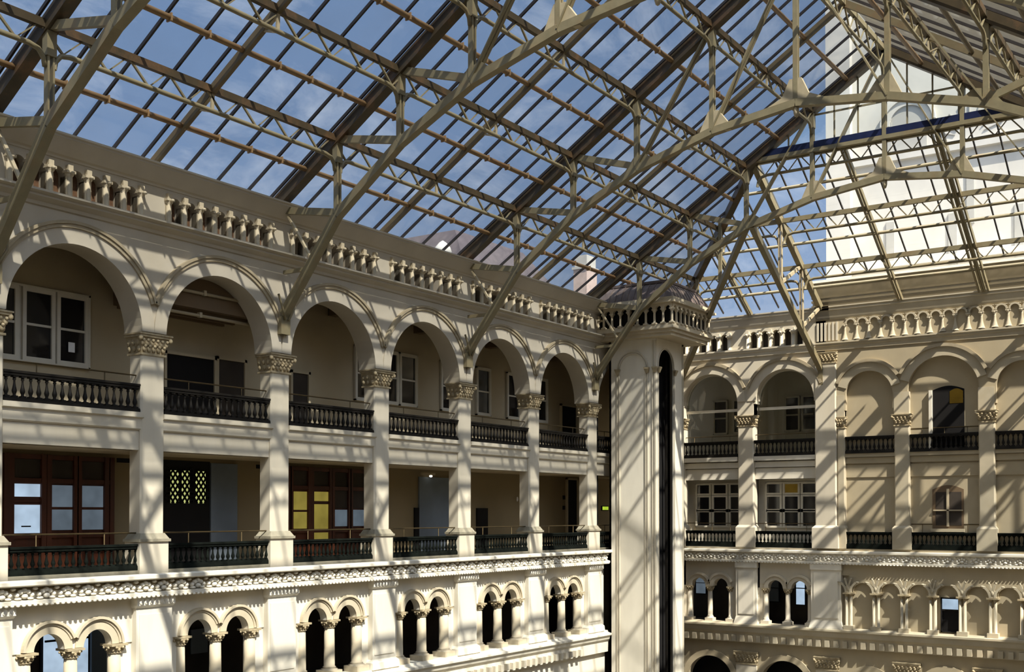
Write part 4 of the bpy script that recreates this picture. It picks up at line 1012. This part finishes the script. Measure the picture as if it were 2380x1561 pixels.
# hip rafters, half trusses and secondary rafters of the skirt
for sd, nm in ((1, 'left'), (-1, 'right')):
    f = (lambda y: y) if sd > 0 else mir
    t = thing('hip_rafter', '%s corner hip rafter running down from the gable beam' % nm, 'rafter', (XB, f(YB), ZB), 'hip rafters')
    a = MB(); a.bar((XB, f(YB), ZB), (XG, f(yb), ZBEAM), .3, .34); build('beam', a, 'steelb', t, t.location)
    P, Q = Vector((XG, f(19.2), BN[3][1])), Vector((XB, f(26.7), 6.6)); a = MB(); a.bar(P, Q, .24, .26); build('lower_chord', a, 'steel', t, t.location)
    for k in (.33, .66):
        a = MB(); p = P.lerp(Q, k); q = Vector((XG, f(yb), ZBEAM)).lerp(Vector((XB, f(YB), ZB)), k); a.bar(p, (p.x, p.y, q.z), .1, .16, (0, 1, 0)); build('post', a, 'steel', t, t.location)
    yh = 18.95
    t = thing('half_truss', 'half truss of the end glazing landing on the %s main tower pier' % nm, 'roof truss', (XB, f(yh), ZB), 'half trusses')
    zt = ZB + MSK * (XB - XG)
    a = MB(); a.bar((XB, f(yh), ZB), (XG, f(yh), zt), .24, .3); build('rafter', a, 'steel', t, t.location)
    P, Q = Vector((XG, f(yh), 12.35)), Vector((54.95, f(yh), 7.1)); a = MB(); a.bar(P, Q, .24, .26); a.bar(Q, (55.0, f(yh), 6.3), .2, .24, (0, 1, 0)); build('lower_chord', a, 'steel', t, t.location)
    for k, z in ((0, zl[1]), (1, zl[0])):
        x = xs(z); zc = P.lerp(Q, (x - P.x) / (Q.x - P.x)).z
        a = MB()
        for dy in (-.06, .06): a.bar((x, f(yh) + dy, z), (x, f(yh) + dy, zc), .05, .15, (1, 0, 0))
        build('post', a, 'gusset', t, t.location)
        xn = xs(z - 1.6); zn = P.lerp(Q, ((x - 2.6) - P.x) / (Q.x - P.x)).z
        a = MB(); xq = P.x + (Q.x - P.x) * max(0, (x - P.x - 0)) / (Q.x - P.x); xt = min(XB, x + (z - zc) / 1.2 * .0 + 2.7); a.bar((x, f(yh), zc + .1), (min(x + 2.65, 54.8), f(yh), z - 1.55), .1, .16); build('strut', a, 'gusset', t, t.location)
    for y in (15.1,) if True else ():
        t = thing('secondary_rafter', 'slim double rafter of the end glazing on the %s part of the tower' % nm, 'rafter', (XB, f(y), ZB), 'skirt rafters')
        a = MB()
        for dy in (-.11, .05): a.bar((XB, f(y) + dy, ZB), (XG, f(y) + dy, zt), .07, .2)
        build('beam', a, 'steel', t, t.location)
    if sd > 0:
        t = thing('secondary_rafter', 'slim double rafter of the end glazing above the right end wall arch', 'rafter', (XB, 22.6, ZB), 'skirt rafters')
        z1 = zr(22.6); a = MB()
        for dy in (-.11, .05): a.bar((XB, 22.6 + dy, ZB), (xs(z1), 22.6 + dy, z1), .07, .2)
        build('beam', a, 'steel', t, t.location)
t = thing('secondary_rafter', 'slim double rafter of the end glazing over the tower centre', 'rafter', (XB, 11.25, ZB), 'skirt rafters')
a = MB()
for dy in (-.11, .05): a.bar((XB, 11.25 + dy, ZB), (XG, 11.25 + dy, ZBEAM), .07, .2)
build('beam', a, 'steel', t, t.location)
# glazing bars
UP = .20
nL = 0
for k in range(41):
    X = 6.28 + 1.25 * k
    for sd, nm in ((1, 'left'), (-1, 'right')):
        f = (lambda y: y) if sd > 0 else mir
        if X <= XG + .1: y1 = YR; z1 = ZRG
        else:
            z1 = ZB + MSK * (XB - X); y1 = ymax(z1)
            if y1 > 26.3: continue
        dx = -.28 if abs(((X - 6.28) / 5) % 1) < .01 else 0
        a = MB(); a.bar((X + dx, f(27.2), zr(27.2) + UP), (X + dx, f(y1), z1 + UP), .06, .09)
        o = build('glazing_bar', a, 'bar', None, (X, f(26.9), ZB)); tag(o, 'thin dark glazing bar on the %s glass slope, %s from the far end' % (nm, nth(38 - k)), 'glazing bar', '%s slope glazing bars' % nm)
kk = 0
for k in range(-13, 14):
    y = 13.15 + k * .99
    if abs(y - YR) > 13.2: continue
    z1 = min(ZBEAM, zr(y)); tow = 7.7 < y < 18.9
    x0 = 53.2 if tow else XB
    if xs(z1) > x0 - .4: continue
    a = MB(); a.bar((x0, y, ZB + MSK * (XB - x0) + .22), (xs(z1), y, z1 + .22), .055, .08)
    tag(build('glazing_bar', a, 'bar', None, (x0, y, ZB)), 'thin dark glazing bar of the sloping end glazing, %s from the right' % nth(kk), 'glazing bar', 'end glazing bars'); kk += 1
kk = 0
for k in range(-5, 6):
    y = 13.4 + k * .98
    if zr(y) - ZBEAM < .6: continue
    a = MB(); a.box(XG + .02, XG + .08, y - .03, y + .03, ZBEAM + .2, zr(y))
    tag(build('gable_mullion', a, 'steel', None, (XG, y, ZBEAM)), 'thin upright mullion in the vertical gable glazing, %s from the right' % nth(kk), 'mullion', 'gable mullions'); kk += 1
a = MB(); a.box(XG + .02, XG + .08, mir(16.45), 16.45, 16.55, 16.62)
tag(build('gable_rail', a, 'steel', None, (XG, YR, 16.6)), 'thin horizontal rail across the gable glazing', 'rail')
# glass
def up(p): return (p[0], p[1], p[2] + UP + .05)
for sd, nm in ((1, 'left'), (-1, 'right')):
    f = (lambda y: y) if sd > 0 else mir
    m = MB(); m.face([up((XR0, f(27.3), zr(27.3))), up((XG, f(27.3), zr(27.3))), up((XG, YR, ZRG)), up((XR0, YR, ZRG))])
    m.face([up((XG, f(27.3), zr(27.3))), up((XB + .5, f(27.3), zr(27.3))), up((XG, f(yb), ZBEAM))])
    struct('ceiling_glass_%s' % nm, m, 'glass', 'clear glass of the %s roof slope' % nm, 'glass roof')
m = MB(); z11 = ZB + MSK * (XB - 53.0)
U2 = .25
def q2(x, y): return (x, y, ZB + MSK * (XB - x) + U2)
m.face([q2(XB + .5, YB + .5), q2(XB + .5, 18.9), q2(XG, 18.9), q2(XG, yb)])
m.face([q2(XB + .5, 18.9), q2(XB + .5, 7.7), q2(XG, 7.7), q2(XG, 18.9)]); m.face([q2(XB + .5, 7.7), q2(XB + .5, mir(YB) - .5), q2(XG, mir(yb)), q2(XG, 7.7)])
struct('ceiling_glass_end', m, 'eglass', 'clear glass of the sloping end of the roof', 'glass roof')
m = MB(); m.face([(XG + .1, yb, ZBEAM + .2), (XG + .1, mir(yb), ZBEAM + .2), (XG + .1, YR, ZRG + .3)])
struct('ceiling_glass_gable', m, 'wglass', 'clear glass of the vertical triangular gable', 'glass roof')
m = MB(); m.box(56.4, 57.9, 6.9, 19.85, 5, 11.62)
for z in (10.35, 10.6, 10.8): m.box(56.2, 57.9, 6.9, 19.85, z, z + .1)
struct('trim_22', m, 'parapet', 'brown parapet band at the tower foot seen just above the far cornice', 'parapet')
m = MB(); m.box(56.3, 57.9, 6.9, 19.9, 11.62, 11.74); struct('trim_23', m, 'stone', 'pale lip on top of the brown tower parapet', 'trim')

# ------------------------------------------------------------------ outside: clock tower, neighbouring roofs
t = thing('clock_tower', 'pale granite clock tower seen through the end glazing', 'tower', (62, 13.4, -5))
a = MB(); a.box(58.0, 70, 7.0, 19.55, -5, 48); build('body', a, 'tower', t, t.location)
a = MB(); 
for y0, y1 in ((7.0, 8.2), (18.3, 19.55)): a.box(57.6, 58.0, y0, y1, -5, 48)
a.box(57.7, 58.0, 7, 19.55, 17.6, 18.0); a.box(57.7, 58, 7, 19.55, 12.3, 12.6); build('corner_buttress', a, 'tower', t, t.location)
for y0, y1, z0, z1 in ((16.2, 16.6, 11.0, 14.6), (13.2, 13.6, 11.0, 14.6), (10.2, 10.6, 11, 14.6), (16.3, 16.6, 17.9, 19.6), (14.9, 15.5, 8, 12), (12.4, 12.75, 14.0, 16.5), (9.1, 9.4, 14.0, 16.5)):
    a = MB(); a.box(57.93, 58.02, y0, y1, z0, z1); build('slit_window', a, 'slit', t, t.location)
def TT(s, d, z): return (58.0 - d, s, z)
a = MB(TT); a.ring(15.5, 19.4, .9, 1.2, 0, .12, PI, 0, 20); a.ring(15.5, 19.4, 1.2, 1.35, 0, .2, PI, 0, 20); build('arch_moulding', a, 'tower', t, t.location)
a = MB(TT); P = a.arc(15.5, 19.4, .9, 16); a.prism([(16.4, 18.0), (14.6, 18.0)] + P, 0, .03); build('arch_recess', a, 'slit', t, t.location)
a = MB()
for k in range(9): g = PI * (.1 + .8 * k / 8); a.bar((57.97, 12.6 + .7 * math.cos(g), 18.2 + .7 * math.sin(g)), (57.97, 12.6 + 1.6 * math.cos(g), 18.2 + 1.6 * math.sin(g)), .04, .05, (1, 0, 0))
build('fan_tracery', a, 'slit', t, t.location)
t = thing('neighbour_building', 'mauve mansard roof of a building beyond the left glazing', 'building', (67, 48, 0))
a = MB(); a.box(61.5, 73.5, 45.5, 56, -5, 16.2); build('body', a, 'brick', t, t.location)
a = MB(); a.frus((61.2, 73.8, 45.2, 56.3, 16.2), (63.0, 71.5, 47.5, 54, 19.6)); build('mansard_roof', a, 'slate', t, t.location)
t = thing('neighbour_chimney', 'tall pale chimney beyond the left glazing near the elevator crown', 'chimney', (78, 46, -5))
a = MB(); a.box(77.2, 78.8, 45.3, 46.5, -5, 19.2); build('stack', a, 'brick', t, t.location)
a = MB(); a.box(77.1, 78.9, 45.2, 46.6, 19.2, 19.4); a.box(77.3, 78.7, 45.35, 46.45, 19.4, 20.3); build('cap', a, 'tower', t, t.location)
t = thing('neighbour_dome', 'small pale dome on a far roof beyond the left glazing', 'dome', (58.9, 45, -5))
a = MB(); a.lathe(58.9, 45.4, [(.5, -5), (.5, 16.9), (.6, 17.0), (.5, 17.3), (.25, 17.6), (.03, 17.75)], 12); build('cap', a, 'tower', t, t.location)

# ------------------------------------------------------------------ rest of the hall (behind and below the view)
m = MB(); m.box(-3, 57, -4, 31, -26.2, -26); struct('floor', m, 'floor', 'stone courtyard floor far below the galleries', 'floor')
m = MB(); m.box(-3, 57, -2.0, -1.6, -26, 10.2); struct('wall_right', m, 'wall', 'wall behind the camera along the near side of the hall', 'wall')
m = MB(); m.box(-3.4, -3, -2, 31, -26, 10.2); struct('wall_back', m, 'wall', 'short wall at the other end of the hall', 'wall')
m = MB(); m.box(-3, X0, 26.9, 27.2, -26, 10); struct('wall_left_near', m, 'wall', 'continuation of the left wall out of view', 'wall')
m = MB(); m.box(-3, 55, 27.4, 27.6, -26, -12.9); m.box(55.6, 55.8, -2, 7.1, -26, 10.2); m.box(55.6, 55.8, 7, 28, -26, -11.9); struct('wall_base', m, 'stone', 'lowest storeys of the hall below the view', 'wall')
m = MB(); m.face([(-3, -2, ZB + .3), (XR0, -2, ZB + .3), (XR0, YR, ZRG + .3), (-3, YR, ZRG + .3)]); m.face([(-3, 28, ZB + .3), (XR0, 28, ZB + .3), (XR0, YR, ZRG + .3), (-3, YR, ZRG + .3)])
struct('ceiling_glass_near', m, 'glass', 'roof glass above and behind the camera', 'glass roof')

# ------------------------------------------------------------------ sky and sun
SKYGLOW = 2.0
w = bpy.data.worlds.new('sky'); bpy.context.scene.world = w; w.use_nodes = True
nt = w.node_tree; nt.nodes.clear(); N = nt.nodes.new; L = nt.links.new
out = N('ShaderNodeOutputWorld'); bg = N('ShaderNodeBackground'); L(bg.outputs[0], out.inputs[0])
tc = N('ShaderNodeTexCoord'); sx = N('ShaderNodeSeparateXYZ'); L(tc.outputs['Generated'], sx.inputs[0])
rm = N('ShaderNodeMapRange'); rm.inputs[1].default_value = 0; rm.inputs[2].default_value = .7; L(sx.outputs['Z'], rm.inputs[0])
cr = N('ShaderNodeValToRGB'); e = cr.color_ramp.elements; e[0].position = 0; e[0].color = (.38, .50, .70, 1); e[1].position = 1; e[1].color = (.15, .245, .42, 1)
x = e.new(.45); x.color = (.22, .335, .545, 1); L(rm.outputs[0], cr.inputs[0])
mp = N('ShaderNodeMapping'); mp.inputs['Scale'].default_value = (5, 9, 12); mp.inputs['Rotation'].default_value = (.3, .2, .5); L(tc.outputs['Generated'], mp.inputs[0])
no = N('ShaderNodeTexNoise'); no.inputs['Scale'].default_value = 1.6; no.inputs['Detail'].default_value = 8; no.inputs['Roughness'].default_value = .62; no.inputs['Distortion'].default_value = .6; L(mp.outputs[0], no.inputs['Vector'])
cm_ = N('ShaderNodeMapRange'); cm_.inputs[1].default_value = .50; cm_.inputs[2].default_value = .74; cm_.inputs[3].default_value = 0; cm_.inputs[4].default_value = .75; L(no.outputs[0], cm_.inputs[0])
mx = N('ShaderNodeMix'); mx.data_type = 'RGBA'; L(cm_.outputs[0], mx.inputs[0]); L(cr.outputs[0], mx.inputs[6]); mx.inputs[7].default_value = (.62, .70, .84, 1)

vm = N('ShaderNodeVectorMath'); vm.operation = 'DOT_PRODUCT'; L(tc.outputs['Generated'], vm.inputs[0]); vm.inputs[1].default_value = Vector((-.43, -1.0, 1.30)).normalized()
gm = N('ShaderNodeMapRange'); gm.interpolation_type = 'SMOOTHSTEP'; gm.inputs[1].default_value = .25; gm.inputs[2].default_value = 1.0; gm.inputs[3].default_value = 0; gm.inputs[4].default_value = SKYGLOW; L(vm.outputs['Value'], gm.inputs[0])
gs = N('ShaderNodeMix'); gs.data_type = 'RGBA'; gs.blend_type = 'ADD'; gs.inputs[0].default_value = 1; L(mx.outputs[2], gs.inputs[6])
gc = N('ShaderNodeMix'); gc.data_type = 'RGBA'; gc.blend_type = 'MULTIPLY'; gc.inputs[0].default_value = 1; gc.inputs[6].default_value = (.86, .92, 1, 1); L(gm.outputs[0], gc.inputs[7]); L(gc.outputs[2], gs.inputs[7])
L(gs.outputs[2], bg.inputs[0]); bg.inputs[1].default_value = 1.15
sd = bpy.data.lights.new('sun', 'SUN'); sd.energy = 13.; sd.angle = .0093; sd.color = (1, .915, .765)
so = bpy.data.objects.new('sun', sd); C.objects.link(so)
so.rotation_euler = Vector((.43, 1.0, -1.30)).to_track_quat('-Z', 'Y').to_euler()
so.location = (10, -20, 40)

# ------------------------------------------------------------------ camera
cd = bpy.data.cameras.new('camera'); co = bpy.data.objects.new('camera', cd); C.objects.link(co)
F, YAW, PITCH, CYP = 2660., .596, .015, 1153.
fw = Vector((math.cos(YAW) * math.cos(PITCH), math.sin(YAW) * math.cos(PITCH), math.sin(PITCH)))
co.location = (0, 0, 0); co.rotation_euler = fw.to_track_quat('-Z', 'Y').to_euler()
cd.sensor_width = 36; cd.sensor_fit = 'HORIZONTAL'; cd.lens = F / 2380 * 36
cd.shift_y = (CYP - 1561 / 2) / 2380; cd.clip_start = .05; cd.clip_end = 1000
S = bpy.context.scene; S.camera = co
S.view_settings.view_transform = 'Standard'; S.view_settings.look = 'None'; S.view_settings.gamma = 1; S.view_settings.exposure = -.06
S.cycles.max_bounces = 8; S.cycles.transparent_max_bounces = 16; S.cycles.diffuse_bounces = 4
